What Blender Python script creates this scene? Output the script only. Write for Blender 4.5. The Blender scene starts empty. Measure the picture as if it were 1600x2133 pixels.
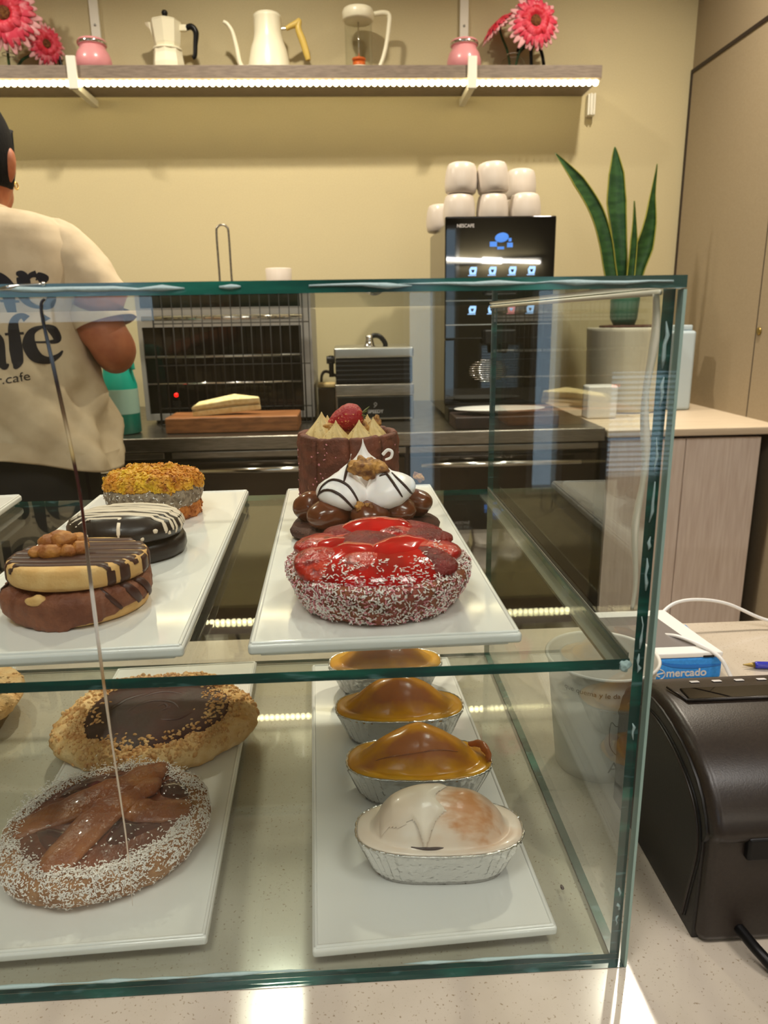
import bpy, bmesh, math, random
from mathutils import Vector, Matrix, Euler, noise
from mathutils.bvhtree import BVHTree
PI = math.pi
rnd = random.Random(7)
SC = bpy.context.scene
COL = SC.collection

# ------------------------------------------------------------------ camera, world, exposure
CAM = Vector((-.1564, -.3425, .3827))
def make_camera():
    pitch, yaw, roll = .2626, .0478, -.0163
    cy, sy, cp, sp = math.cos(yaw), math.sin(yaw), math.cos(pitch), math.sin(pitch)
    f = Vector((sy*cp, cy*cp, -sp)); r = Vector((cy, -sy, 0)); u = r.cross(f)
    r2 = r*math.cos(roll) + u*math.sin(roll); u2 = -r*math.sin(roll) + u*math.cos(roll)
    cd = bpy.data.cameras.new('camera'); o = bpy.data.objects.new('camera', cd); COL.objects.link(o)
    cd.sensor_fit = 'VERTICAL'; cd.sensor_height = 36; cd.lens = 1500/2133*36
    cd.clip_start = .01
    cd.dof.use_dof = True; cd.dof.focus_distance = .56; cd.dof.aperture_fstop = cd.lens/1.8
    m = Matrix((r2, u2, -f)).transposed().to_4x4(); m.translation = CAM
    o.matrix_world = m
    SC.camera = o
make_camera()
VS = SC.view_settings
VS.view_transform = 'Standard'; VS.look = 'None'; VS.gamma = 1; VS.use_curve_mapping = False
VS.exposure = 0.0
SC.cycles.use_denoising = True
SC.cycles.max_bounces = 10; SC.cycles.transparent_max_bounces = 32
SC.cycles.sample_clamp_indirect = 4.0
SC.cycles.caustics_reflective = False; SC.cycles.caustics_refractive = False

W = bpy.data.worlds.new('daylight'); SC.world = W; W.use_nodes = True
W.node_tree.nodes['Background'].inputs[0].default_value = (.62, .8, 1, 1)
W.node_tree.nodes['Background'].inputs[1].default_value = 3.0

LIGHTS = []
def area(name, loc, size, power, color, rot=(0, 0, 0), shape='DISK', sy=None, spread=PI):
    l = bpy.data.lights.new(name, 'AREA'); l.shape = shape; l.size = size
    if sy: l.size_y = sy
    l.energy = power; l.color = color; l.spread = spread
    o = bpy.data.objects.new(name, l); COL.objects.link(o); o.location = loc; o.rotation_euler = rot
    return o
WARM = (1, .90, .74)
SPOTS = [(-.42, 1.46), (.69, 1.43), (-1.53, 1.46)]          # recessed downlights over the staff aisle
for x, y in SPOTS:
    area('downlight_lamp', (x, y, 1.736), .075, 17.5, WARM, spread=math.radians(142))
CUST = [(-.52, -.62), (.6, -.62), (-.52, -1.72), (.6, -1.72)]  # square ceiling panels over the customers; near pair added to light the pastries
for (x, y), pw in zip(CUST, (12, 12, 3.5, 3.5)):
    area('panel_lamp', (x, y, 1.735), .52, pw, (1, .95, .89), shape='SQUARE', spread=math.radians(155))

# ------------------------------------------------------------------ geometry helpers: G = (verts, faces)
def s2l(c):
    c = c/255
    return c/12.92 if c <= .04045 else ((c+.055)/1.055)**2.4
def rgb(r, g, b): return (s2l(r), s2l(g), s2l(b), 1)
def join(*gs):
    V, F = [], []
    for v, f in gs:
        n = len(V); V += [tuple(p) for p in v]; F += [tuple(i+n for i in q) for q in f]
    return V, F
def xf(g, loc=(0, 0, 0), rot=(0, 0, 0), sc=(1, 1, 1)):
    if not hasattr(sc, '__len__'): sc = (sc, sc, sc)
    m = Matrix.Translation(loc) @ Euler(rot).to_matrix().to_4x4() @ Matrix.Diagonal((*sc, 1))
    return [tuple(m @ Vector(p)) for p in g[0]], g[1]
def box(x0, x1, y0, y1, z0, z1):
    v = [(x, y, z) for z in (z0, z1) for x, y in ((x0, y0), (x1, y0), (x1, y1), (x0, y1))]
    return v, [(3, 2, 1, 0), (4, 5, 6, 7), (0, 1, 5, 4), (1, 2, 6, 5), (2, 3, 7, 6), (3, 0, 4, 7)]
def bm2g(bm):
    bm.verts.index_update()
    g = [tuple(v.co) for v in bm.verts], [tuple(v.index for v in f.verts) for f in bm.faces]
    bm.free(); return g
def rbox(x0, x1, y0, y1, z0, z1, r=.004, seg=3):
    v, f = box(x0, x1, y0, y1, z0, z1)
    bm = bmesh.new(); vs = [bm.verts.new(p) for p in v]
    for q in f: bm.faces.new([vs[i] for i in q])
    bmesh.ops.bevel(bm, geom=bm.edges[:]+bm.verts[:], offset=r, segments=seg, profile=.5, affect='EDGES')
    return bm2g(bm)
def lathe(prof, n=64, rf=None, caps=True):
    """prof: (r, z) list bottom->top ; rf(theta, i) multiplies the radius"""
    V, F = [], []
    for i, (r, z) in enumerate(prof):
        for k in range(n):
            t = 2*PI*k/n; q = r*(rf(t, i) if rf else 1)
            V.append((q*math.cos(t), q*math.sin(t), z))
    for i in range(len(prof)-1):
        for k in range(n):
            a = i*n+k; b = i*n+(k+1) % n
            F.append((a, b, b+n, a+n))
    if caps:
        V.append((0, 0, prof[0][1])); V.append((0, 0, prof[-1][1])); c0 = len(V)-2; m = (len(prof)-1)*n
        for k in range(n):
            F.append((c0, (k+1) % n, k)); F.append((c0+1, m+k, m+(k+1) % n))
    return V, F
def smooth_path(pts, n=6):
    P = [Vector(p) for p in pts]; out = []
    for i in range(len(P)-1):
        a = P[max(i-1, 0)]; b = P[i]; c = P[i+1]; d = P[min(i+2, len(P)-1)]
        for k in range(n):
            t = k/n
            out.append(.5*((2*b)+(c-a)*t+(2*a-5*b+4*c-d)*t*t+(3*b-a-3*c+d)*t**3))
    out.append(P[-1]); return out
def tube(pts, r, n=10, flat=1.0, up=None):
    """swept tube; r is a number or list; flat squashes along the frame's second axis"""
    P = [Vector(p) for p in pts]; R = r if hasattr(r, '__len__') else [r]*len(P)
    V, F = [], []; ref = Vector(up) if up else None
    for i, p in enumerate(P):
        t = (P[min(i+1, len(P)-1)]-P[max(i-1, 0)])
        t = t.normalized() if t.length > 1e-9 else Vector((0, 0, 1))
        if ref is None: ref = Vector((0, 0, 1)) if abs(t.z) < .9 else Vector((1, 0, 0))
        b = (ref - t*ref.dot(t))
        if b.length < 1e-6: b = t.orthogonal()
        b.normalize(); a = t.cross(b)
        if not up: ref = b
        for k in range(n):
            q = 2*PI*k/n
            V.append(tuple(p + a*R[i]*math.cos(q) + b*R[i]*flat*math.sin(q)))
    for i in range(len(P)-1):
        for k in range(n):
            x = i*n+k; y = i*n+(k+1) % n
            F.append((x, y, y+n, x+n))
    F.append(tuple(range(n))[::-1]); F.append(tuple((len(P)-1)*n+k for k in range(n)))
    return V, F
def lerp_r(rs, n):
    out = []
    for k in range(n):
        t = k/(n-1)*(len(rs)-1); i = min(int(t), len(rs)-2); out.append(rs[i]+(rs[i+1]-rs[i])*(t-i))
    return out
def stube(pts, rs, n=10, seg=6, flat=1.0, up=None):
    p = smooth_path(pts, seg)
    return tube(p, lerp_r(rs, len(p)) if hasattr(rs, '__len__') else rs, n, flat, up)
def blob(c=(0, 0, 0), r=(1, 1, 1), sub=3, rot=(0, 0, 0)):
    bm = bmesh.new(); bmesh.ops.create_icosphere(bm, subdivisions=sub, radius=1)
    return xf(bm2g(bm), c, rot, r)
def prism(poly, h0, h1, axis='z'):
    n = len(poly)
    f = {'z': lambda a, b, h: (a, b, h), 'x': lambda a, b, h: (h, a, b), 'y': lambda a, b, h: (a, h, b)}[axis]
    V = [f(a, b, h0) for a, b in poly]+[f(a, b, h1) for a, b in poly]
    F = [tuple(range(n))[::-1], tuple(range(n, 2*n))]+[(i, (i+1) % n, (i+1) % n+n, i+n) for i in range(n)]
    return V, F
def bevelg(g, r, seg=3, ang=.5):
    bm = bmesh.new(); vs = [bm.verts.new(p) for p in g[0]]
    for q in g[1]: bm.faces.new([vs[i] for i in q])
    bm.normal_update()
    bmesh.ops.recalc_face_normals(bm, faces=bm.faces[:])
    es = [e for e in bm.edges if len(e.link_faces) == 2 and e.calc_face_angle(0) > ang]
    bmesh.ops.bevel(bm, geom=es, offset=r, segments=seg, profile=.5, affect='EDGES')
    return bm2g(bm)
def normals(g):
    N = [Vector() for _ in g[0]]
    P = [Vector(p) for p in g[0]]
    for q in g[1]:
        n = (P[q[1]]-P[q[0]]).cross(P[q[2]]-P[q[0]])
        for i in q: N[i] += n
    return [n.normalized() if n.length > 1e-14 else Vector((0, 0, 1)) for n in N]
def rough(g, amp, scale, seed=0, oct=3):
    """push the surface in and out along its normals by fractal noise"""
    N = normals(g); o = Vector((seed*7.13, seed*3.7, seed*1.9)); out = []
    for p, n in zip(g[0], N):
        v = Vector(p); h = 0; a = 1; s = scale
        for _ in range(oct):
            h += a*noise.noise(v*s+o); a *= .5; s *= 2.1
        out.append(tuple(v+n*h*amp))
    return out, g[1]
def bvh(g, loc=(0, 0, 0)):
    return BVHTree.FromPolygons([Vector(p)+Vector(loc) for p in g[0]], g[1])

# ------------------------------------------------------------------ objects
def mesh(name, g, m, parent=None, smooth=True, ang=None):
    me = bpy.data.meshes.new(name); me.from_pydata([tuple(p) for p in g[0]], [], [tuple(f) for f in g[1]])
    bm = bmesh.new(); bm.from_mesh(me); bmesh.ops.recalc_face_normals(bm, faces=bm.faces[:]); bm.to_mesh(me); bm.free()
    o = bpy.data.objects.new(name, me); COL.objects.link(o)
    me.materials.append(m)
    if smooth:
        me.shade_smooth()
        if ang: me.set_sharp_from_angle(angle=ang)
        ar = sorted(p.area for p in me.polygons)
        if ar and ar[-1] > 25*max(ar[len(ar)//2], 1e-12):      # bevelled flat-sided piece: keep its big faces flat
            w_ = o.modifiers.new('flat_faces', 'WEIGHTED_NORMAL'); w_.mode = 'FACE_AREA'; w_.weight = 100; w_.keep_sharp = bool(ang)
    if parent: o.parent = parent
    return o
def tag(o, label, cat, group=None, kind=None):
    o['label'] = label; o['category'] = cat
    if group: o['group'] = group
    if kind: o['kind'] = kind
    return o
def thing(name, label, cat, loc=(0, 0, 0), rz=0, group=None):
    o = bpy.data.objects.new(name, None); COL.objects.link(o); o.empty_display_size = .02
    o.location = loc; o.rotation_euler = (0, 0, rz)
    return tag(o, label, cat, group)
def struct(name, g, m, smooth=False):
    o = mesh(name, g, m, None, smooth); o['kind'] = 'structure'; return o
def dup(root, loc, rz=0, label=None, rot=None):
    r = root.copy(); COL.objects.link(r); r.location = loc; r.rotation_euler = rot or (0, 0, rz)
    if label: r['label'] = label
    for ch in list(root.children):
        c = ch.copy(); COL.objects.link(c); c.parent = r
        for q in list(ch.children):
            d = q.copy(); COL.objects.link(d); d.parent = c
    return r
def stuff(o): o['kind'] = 'stuff'; return o
def text_mesh(name, body, size, m, parent, loc, rot=(PI/2, 0, 0), depth=.0003, bold=0, sx=1, align='CENTER'):
    cu = bpy.data.curves.new(name, 'FONT'); cu.body = body; cu.size = size; cu.extrude = depth; cu.offset = bold
    cu.align_x = align; cu.align_y = 'CENTER'
    t = bpy.data.objects.new(name, cu); COL.objects.link(t)
    me = bpy.data.meshes.new_from_object(t.evaluated_get(bpy.context.evaluated_depsgraph_get()))
    bpy.data.objects.remove(t); bpy.data.curves.remove(cu)
    mm = Matrix.Translation(loc) @ Euler(rot).to_matrix().to_4x4() @ Matrix.Diagonal((sx, 1, 1, 1))
    me.transform(mm); me.name = name
    o = bpy.data.objects.new(name, me); COL.objects.link(o); me.materials.clear(); me.materials.append(m)
    if parent: o.parent = parent
    return o

# ------------------------------------------------------------------ materials
def mat(name, c, rough_=.5, metal=0, c2=None, sc=40, lo=.4, hi=.6, bump=0, bsc=200, coat=0, sss=0, spec=.5, emit=None, est=0,
        trans=0, ior=1.45, stretch=None, c3=None, sc3=200, lo3=.55, hi3=.65, aniso=0):
    m = bpy.data.materials.new(name); m.use_nodes = True
    nt = m.node_tree; N = nt.nodes; L = nt.links; b = N['Principled BSDF']
    b.inputs['Base Color'].default_value = c; b.inputs['Roughness'].default_value = rough_
    b.inputs['Metallic'].default_value = metal; b.inputs['Specular IOR Level'].default_value = spec
    b.inputs['Coat Weight'].default_value = coat; b.inputs['Coat Roughness'].default_value = .06
    b.inputs['Transmission Weight'].default_value = trans; b.inputs['IOR'].default_value = ior
    if sss:
        b.inputs['Subsurface Weight'].default_value = sss; b.inputs['Subsurface Radius'].default_value = (.01, .005, .003)
        b.inputs['Subsurface Scale'].default_value = .4
    if emit:
        b.inputs['Emission Color'].default_value = emit; b.inputs['Emission Strength'].default_value = est
    tc = N.new('ShaderNodeTexCoord'); src = tc.outputs['Object']
    if stretch:
        mp = N.new('ShaderNodeMapping'); mp.inputs['Scale'].default_value = stretch; L.new(src, mp.inputs[0]); src = mp.outputs[0]
    def noise_fac(scale, lo, hi, det=4):
        n = N.new('ShaderNodeTexNoise'); n.inputs['Scale'].default_value = scale; n.inputs['Detail'].default_value = det
        L.new(src, n.inputs['Vector'])
        r = N.new('ShaderNodeMapRange'); r.inputs['From Min'].default_value = lo; r.inputs['From Max'].default_value = hi
        L.new(n.outputs['Fac'], r.inputs['Value']); return r.outputs[0]
    col = None
    if c2:
        mx = N.new('ShaderNodeMix'); mx.data_type = 'RGBA'; mx.inputs['A'].default_value = c; mx.inputs['B'].default_value = c2
        L.new(noise_fac(sc, lo, hi), mx.inputs['Factor']); col = mx.outputs['Result']
    if c3:
        mx = N.new('ShaderNodeMix'); mx.data_type = 'RGBA'; mx.inputs['B'].default_value = c3
        if col: L.new(col, mx.inputs['A'])
        else: mx.inputs['A'].default_value = c
        L.new(noise_fac(sc3, lo3, hi3, 2), mx.inputs['Factor']); col = mx.outputs['Result']
    if col: L.new(col, b.inputs['Base Color'])
    if bump:
        n = N.new('ShaderNodeTexNoise'); n.inputs['Scale'].default_value = bsc; n.inputs['Detail'].default_value = 4
        L.new(src, n.inputs['Vector'])
        bp = N.new('ShaderNodeBump'); bp.inputs['Strength'].default_value = bump; bp.inputs['Distance'].default_value = .002
        L.new(n.outputs['Fac'], bp.inputs['Height']); L.new(bp.outputs[0], b.inputs['Normal'])
    return m
def thin_glass(name, tint, ior=1.5, rough_=0.0):
    """sheet glass: clear transmission plus Fresnel reflection on each face"""
    m = bpy.data.materials.new(name); m.use_nodes = True; nt = m.node_tree; N = nt.nodes; L = nt.links
    N.clear(); out = N.new('ShaderNodeOutputMaterial')
    t = N.new('ShaderNodeBsdfTransparent'); t.inputs[0].default_value = tint
    g = N.new('ShaderNodeBsdfGlossy'); g.inputs['Roughness'].default_value = rough_
    fr = N.new('ShaderNodeFresnel'); geo = N.new('ShaderNodeNewGeometry'); mx = N.new('ShaderNodeMix')
    mx.inputs['A'].default_value = ior; mx.inputs['B'].default_value = 1/ior
    L.new(geo.outputs['Backfacing'], mx.inputs['Factor']); L.new(mx.outputs['Result'], fr.inputs['IOR'])
    ms = N.new('ShaderNodeMixShader'); L.new(fr.outputs[0], ms.inputs[0]); L.new(t.outputs[0], ms.inputs[1]); L.new(g.outputs[0], ms.inputs[2])
    L.new(ms.outputs[0], out.inputs[0]); return m

M = {}
M['wall'] = mat('wall_paint', rgb(198, 185, 146), .75, c2=rgb(193, 179, 140), sc=300, bump=.03, bsc=600)
M['wall_right'] = mat('partition_laminate', rgb(154, 139, 114), .6, c2=rgb(148, 133, 108), sc=250, bump=.02, bsc=500)
M['ceiling'] = mat('ceiling_paint', rgb(226, 220, 205), .8)
M['floor'] = mat('floor_tile', rgb(110, 96, 80), .35, c2=rgb(92, 80, 66), sc=6)
M['stone'] = mat('quartz', rgb(200, 188, 172), .13, c2=rgb(191, 179, 162), sc=14, c3=rgb(150, 132, 108), sc3=560, lo3=.64, hi3=.72, coat=.35)
M['dark_gap'] = mat('black_joint', rgb(38, 26, 22), .5)
M['steel'] = mat('brushed_steel', rgb(150, 144, 134), .3, 1, c2=rgb(132, 126, 116), sc=30, stretch=(1, 1, 14), bump=.02, bsc=200)
M['steel_dark'] = mat('dark_glossy_panel', rgb(66, 56, 46), .12, .6, c2=rgb(44, 38, 32), sc=3)
M['chrome'] = mat('chrome', rgb(226, 224, 218), .12, 1)
M['alu'] = mat('aluminium', rgb(176, 176, 170), .32, 1)
M['white_metal'] = mat('white_lacquer', rgb(232, 228, 214), .4)
M['porcelain'] = mat('white_porcelain', rgb(238, 237, 231), .09, coat=.5)
M['mug'] = mat('mug_ceramic', rgb(202, 191, 178), .28)
M['glass'] = thin_glass('sheet_glass', (.965, .985, .972, 1))
M['glass_edge'] = mat('green_glass_edge', rgb(8, 62, 58), .12, c2=rgb(24, 112, 96), sc=24, lo=.5, hi=.72, stretch=(.5, 1, 3), c3=rgb(96, 140, 142), sc3=90, lo3=.62, hi3=.78, spec=.8)
M['edge_line'] = mat('pale_glass_arris', rgb(142, 166, 156), .3)
M['silicone'] = mat('white_silicone', rgb(176, 198, 198), .45, bump=.3, bsc=500)
M['silicone_cream'] = mat('cream_silicone', rgb(226, 216, 196), .5)
def crack_mat():  # refracted background tones painted into the crack as a height ramp
    m = mat('crack_painted_refraction', rgb(200, 190, 170), .1, .3); N = m.node_tree.nodes; L = m.node_tree.links
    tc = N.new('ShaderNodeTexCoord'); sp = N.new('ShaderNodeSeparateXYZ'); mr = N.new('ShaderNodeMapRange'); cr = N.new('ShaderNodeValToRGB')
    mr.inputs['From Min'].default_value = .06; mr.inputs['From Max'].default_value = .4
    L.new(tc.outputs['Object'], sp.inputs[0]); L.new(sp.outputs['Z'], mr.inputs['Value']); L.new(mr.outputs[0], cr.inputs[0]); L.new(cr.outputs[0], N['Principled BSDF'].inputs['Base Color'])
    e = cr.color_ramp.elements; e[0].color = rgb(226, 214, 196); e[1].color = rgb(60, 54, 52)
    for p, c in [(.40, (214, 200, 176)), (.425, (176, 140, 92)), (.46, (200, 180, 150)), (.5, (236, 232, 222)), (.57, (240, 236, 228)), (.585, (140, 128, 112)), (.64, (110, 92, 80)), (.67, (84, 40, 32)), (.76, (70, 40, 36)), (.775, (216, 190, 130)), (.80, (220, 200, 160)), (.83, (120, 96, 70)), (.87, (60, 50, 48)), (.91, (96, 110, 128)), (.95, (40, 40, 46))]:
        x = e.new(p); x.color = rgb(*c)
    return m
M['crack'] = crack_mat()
M['ledge'] = mat('grey_ledge', rgb(116, 116, 108), .3, .3)
M['clear'] = thin_glass('clear_glass', (.93, .94, .92, 1))
M['black'] = mat('black_plastic', rgb(14, 13, 13), .38, spec=.3)
M['black_gloss'] = mat('black_gloss', rgb(8, 8, 9), .02, spec=.7)
M['brown_black'] = mat('printer_cover', rgb(44, 36, 30), .34, c2=rgb(40, 32, 27), sc=400, bump=.05, bsc=900)
M['printer_side'] = mat('printer_side', rgb(24, 20, 17), .42, bump=.05, bsc=900)
M['icon_blue'] = mat('icon_blue', rgb(60, 110, 190), .3, emit=rgb(72, 134, 224), est=.7)
M['icon_white'] = mat('icon_white', rgb(150, 190, 235), .3, emit=rgb(150, 200, 255), est=.9)
M['icon_pink'] = mat('icon_pink', rgb(210, 130, 140), .3, emit=rgb(225, 120, 135), est=.5)
M['letter_white'] = mat('letter_white', rgb(205, 200, 196), .4)
M['led'] = mat('led_diode', rgb(255, 244, 200), .4, emit=(1, .85, .50, 1), est=15)
M['shelf_wood'] = mat('grey_oak', rgb(132, 118, 104), .5, c2=rgb(116, 102, 90), sc=26, stretch=(1, 8, 8))
M['cab_wood'] = mat('pale_wood', rgb(236, 222, 210), .5, c2=rgb(218, 200, 186), sc=22, stretch=(5, 5, .35), lo=.35, hi=.7)
M['cab_top'] = mat('pale_worktop', rgb(216, 198, 172), .45, c2=rgb(206, 188, 162), sc=20, stretch=(.4, 5, 5))
M['pink'] = mat('pink_wax', rgb(226, 152, 156), .3, coat=.3)
M['cream_enamel'] = mat('cream_enamel', rgb(240, 234, 206), .3)
M['yellow_wood'] = mat('yellow_handle', rgb(214, 184, 92), .4)
M['orange'] = mat('orange_plastic', rgb(214, 104, 40), .4)
M['petal'] = mat('petal_pink', rgb(226, 66, 92), .55, c2=rgb(240, 150, 160), sc=60, lo=.5, hi=.72)
M['petal_tip'] = mat('petal_pale', rgb(244, 182, 186), .55)
M['petal_red'] = mat('petal_red', rgb(206, 34, 54), .55, c2=rgb(232, 84, 104), sc=70)
M['flower_eye'] = mat('flower_eye', rgb(96, 44, 26), .8, c2=rgb(130, 84, 36), sc=200, bump=.8, bsc=900)
M['leaf'] = mat('snake_leaf', rgb(24, 58, 26), .4, c2=rgb(44, 80, 38), sc=26, stretch=(1, 1, 2.5))
M['leaf_edge'] = mat('leaf_yellow_edge', rgb(140, 138, 56), .45)
M['pot'] = mat('planter_white', rgb(212, 204, 186), .4)
M['green_pot'] = mat('green_stem_base', rgb(44, 104, 84), .45)
M['pale_blue'] = mat('pale_blue_plastic', rgb(186, 202, 210), .3)
M['teal'] = mat('teal_plastic', rgb(10, 148, 128), .35)
M['teal_clear'] = mat('pale_teal_label', rgb(146, 178, 164), .35)
M['red_lamp'] = mat('red_indicator', rgb(220, 20, 20), .3, emit=rgb(255, 20, 12), est=3)
M['oven_glass'] = mat('oven_glass', rgb(12, 10, 10), .06, c2=rgb(24, 17, 15), sc=6, spec=.35)
M['oven_body'] = mat('oven_steel', rgb(160, 156, 150), .4, .25)
M['board'] = mat('wood_board', rgb(150, 98, 56), .5, c2=rgb(118, 74, 40), sc=18, stretch=(1, 6, 6))
M['bread'] = mat('white_bread', rgb(238, 222, 168), .8, c2=rgb(226, 204, 142), sc=90, bump=.2, bsc=500)
M['crustbread'] = mat('bread_roll', rgb(206, 170, 96), .6, c2=rgb(180, 130, 62), sc=40)
M['wire'] = mat('rack_wire', rgb(26, 22, 20), .7)
M['shirt'] = mat('cream_cotton', rgb(206, 188, 156), .85, c2=rgb(196, 177, 145), sc=30, bump=.08, bsc=500)
M['ink'] = mat('shirt_print', rgb(24, 20, 26), .7)
M['trousers'] = mat('black_trousers', rgb(20, 18, 17), .85, c2=rgb(30, 27, 24), sc=20)
M['skin'] = mat('skin', rgb(176, 108, 74), .5, c2=rgb(160, 92, 62), sc=30, sss=.15)
M['hair'] = mat('black_hair', rgb(9, 7, 7), .75, spec=.2, bump=.5, bsc=300, stretch=(1, 1, .3))
M['gold'] = mat('gold', rgb(230, 190, 110), .2, 1)
M['paper'] = mat('paper_cup', rgb(226, 222, 214), .45)
M['ink_grey'] = mat('cup_print', rgb(88, 78, 64), .6)
M['blue'] = mat('blue_plastic', rgb(36, 132, 214), .4, c2=rgb(46, 144, 226), sc=300)
M['pen_blue'] = mat('pen_blue', rgb(34, 42, 168), .2, coat=.4)
M['brass'] = mat('pen_tip', rgb(150, 128, 72), .35, .8)
M['white_plastic'] = mat('white_plastic', rgb(232, 230, 226), .3)
M['screen'] = mat('grey_screen', rgb(122, 116, 114), .25)
# pastry
M['coconut'] = mat('coconut', rgb(250, 243, 236), .7)
M['coconut_pink'] = mat('coconut_pink', rgb(226, 148, 158), .6)
M['tart_crust'] = mat('tart_crust', rgb(150, 84, 54), .55, c2=rgb(168, 74, 70), sc=40, lo=.5, hi=.66, c3=rgb(104, 52, 32), sc3=120, lo3=.52, hi3=.66, bump=.7, bsc=450)
M['berry'] = mat('strawberry_flesh', rgb(168, 16, 18), .25, c2=rgb(206, 60, 30), sc=45, lo=.48, hi=.7, c3=rgb(120, 14, 16), sc3=160, lo3=.5, hi3=.66, coat=.25, bump=.5, bsc=320)
M['berry_dark'] = mat('strawberry_skin', rgb(122, 12, 16), .3, c2=rgb(92, 8, 12), sc=60, c3=rgb(190, 60, 50), sc3=520, lo3=.68, hi3=.72, spec=.3, bump=.8, bsc=420)
M['jelly'] = mat('red_jelly', rgb(196, 8, 14), .08, c2=rgb(160, 4, 12), sc=40, coat=.8, sss=.2)
M['choc_cookie'] = mat('choc_cookie', rgb(88, 50, 38), .7, c2=rgb(70, 37, 28), sc=70, c3=rgb(40, 22, 18), sc3=420, lo3=.6, hi3=.68, bump=.5, bsc=600)
M['choc_wafer'] = mat('choc_wafer', rgb(118, 62, 44), .65, c2=rgb(92, 46, 32), sc=80, c3=rgb(170, 116, 90), sc3=260, lo3=.68, hi3=.76, bump=.5, bsc=450)
M['caramel'] = mat('dulce_de_leche', rgb(112, 58, 30), .24, c2=rgb(96, 48, 24), sc=40, coat=.4, sss=.1)
M['meringue'] = mat('meringue', rgb(244, 238, 236), .35, sss=.15)
M['choc_line'] = mat('dark_choc_line', rgb(48, 24, 18), .3)
M['walnut'] = mat('walnut', rgb(196, 132, 58), .5, c2=rgb(150, 86, 34), sc=90, bump=.5, bsc=400)
M['walnut_dry'] = mat('walnut_dry', rgb(200, 146, 74), .55, c2=rgb(120, 72, 36), sc=130, bump=.6, bsc=400)
M['cream'] = mat('piped_cream', rgb(226, 198, 140), .55, c2=rgb(214, 182, 120), sc=120, c3=rgb(108, 74, 40), sc3=520, lo3=.68, hi3=.72)
M['strawb'] = mat('fresh_strawberry', rgb(176, 22, 34), .42, c2=rgb(160, 14, 26), sc=60, c3=rgb(224, 150, 90), sc3=420, lo3=.64, hi3=.68, bump=.6, bsc=420)
M['sepal'] = mat('green_sepal', rgb(86, 92, 34), .6)
M['biscuit'] = mat('pale_biscuit', rgb(232, 190, 126), .7, c2=rgb(220, 172, 106), sc=90, bump=.25, bsc=700)
M['choc_glaze'] = mat('milk_choc_glaze', rgb(74, 40, 30), .42, c2=rgb(64, 34, 26), sc=60)
M['dulce_matte'] = mat('dulce_filling', rgb(140, 86, 60), .6, c2=rgb(116, 66, 44), sc=60, bump=.9, bsc=220)
M['dark_choc'] = mat('dark_choc_coat', rgb(44, 33, 27), .34, c2=rgb(38, 27, 22), sc=40, bump=.08, bsc=200)
M['white_choc'] = mat('white_choc_line', rgb(232, 214, 190), .45)
M['flake'] = mat('golden_flake', rgb(216, 142, 42), .5, c2=rgb(236, 190, 44), sc=38, lo=.4, hi=.62, c3=rgb(168, 92, 34), sc3=110, lo3=.56, hi3=.7, bump=.7, bsc=420)
M['orange_flake'] = mat('orange_flake', rgb(200, 120, 44), .6, c2=rgb(160, 84, 28), sc=90, bump=.7, bsc=420)
M['coco_grey'] = mat('coconut_filling', rgb(170, 152, 130), .8, c2=rgb(120, 102, 84), sc=240, bump=.9, bsc=700)
M['foil'] = mat('foil', rgb(222, 220, 216), .22, 1, bump=1, bsc=170)
M['yellow_cake'] = mat('yellow_glaze', rgb(240, 178, 28), .24, c2=rgb(228, 156, 20), sc=30, coat=.25)
M['brown_cake'] = mat('browned_top', rgb(172, 94, 40), .3, c2=rgb(204, 130, 36), sc=34, lo=.45, hi=.62, coat=.2)
M['icing'] = mat('white_icing', rgb(236, 220, 202), .32, c2=rgb(228, 206, 184), sc=26, coat=.2)
M['icing_brown'] = mat('icing_over_crust', rgb(234, 216, 196), .35, c2=rgb(208, 160, 124), sc=42, lo=.38, hi=.56, c3=rgb(190, 112, 44), sc3=80, lo3=.56, hi3=.66, coat=.2)
M['crumb'] = mat('crumb_crust', rgb(238, 202, 146), .8, c2=rgb(222, 174, 110), sc=60, bump=.8, bsc=350)
M['crumb_nut'] = mat('nut_crumb', rgb(230, 188, 130), .7, c2=rgb(208, 152, 92), sc=120)
M['ganache'] = mat('ganache', rgb(56, 34, 26), .5, c2=rgb(66, 26, 22), sc=24, bump=.2, bsc=90)
M['lattice'] = mat('glazed_pastry', rgb(134, 70, 34), .3, c2=rgb(160, 94, 42), sc=40, coat=.25, bump=.8, bsc=220)
M['pastry_dark'] = mat('baked_pastry_dark', rgb(128, 66, 36), .33, c2=rgb(104, 50, 28), sc=38, coat=.2, bump=.5, bsc=260)
M['jam'] = mat('quince_jam', rgb(60, 24, 18), .1, c2=rgb(84, 32, 20), sc=50, coat=.6)
M['pastry_side'] = mat('pastry_side', rgb(150, 100, 58), .7, c2=rgb(178, 130, 86), sc=70, bump=.6, bsc=500)

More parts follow.
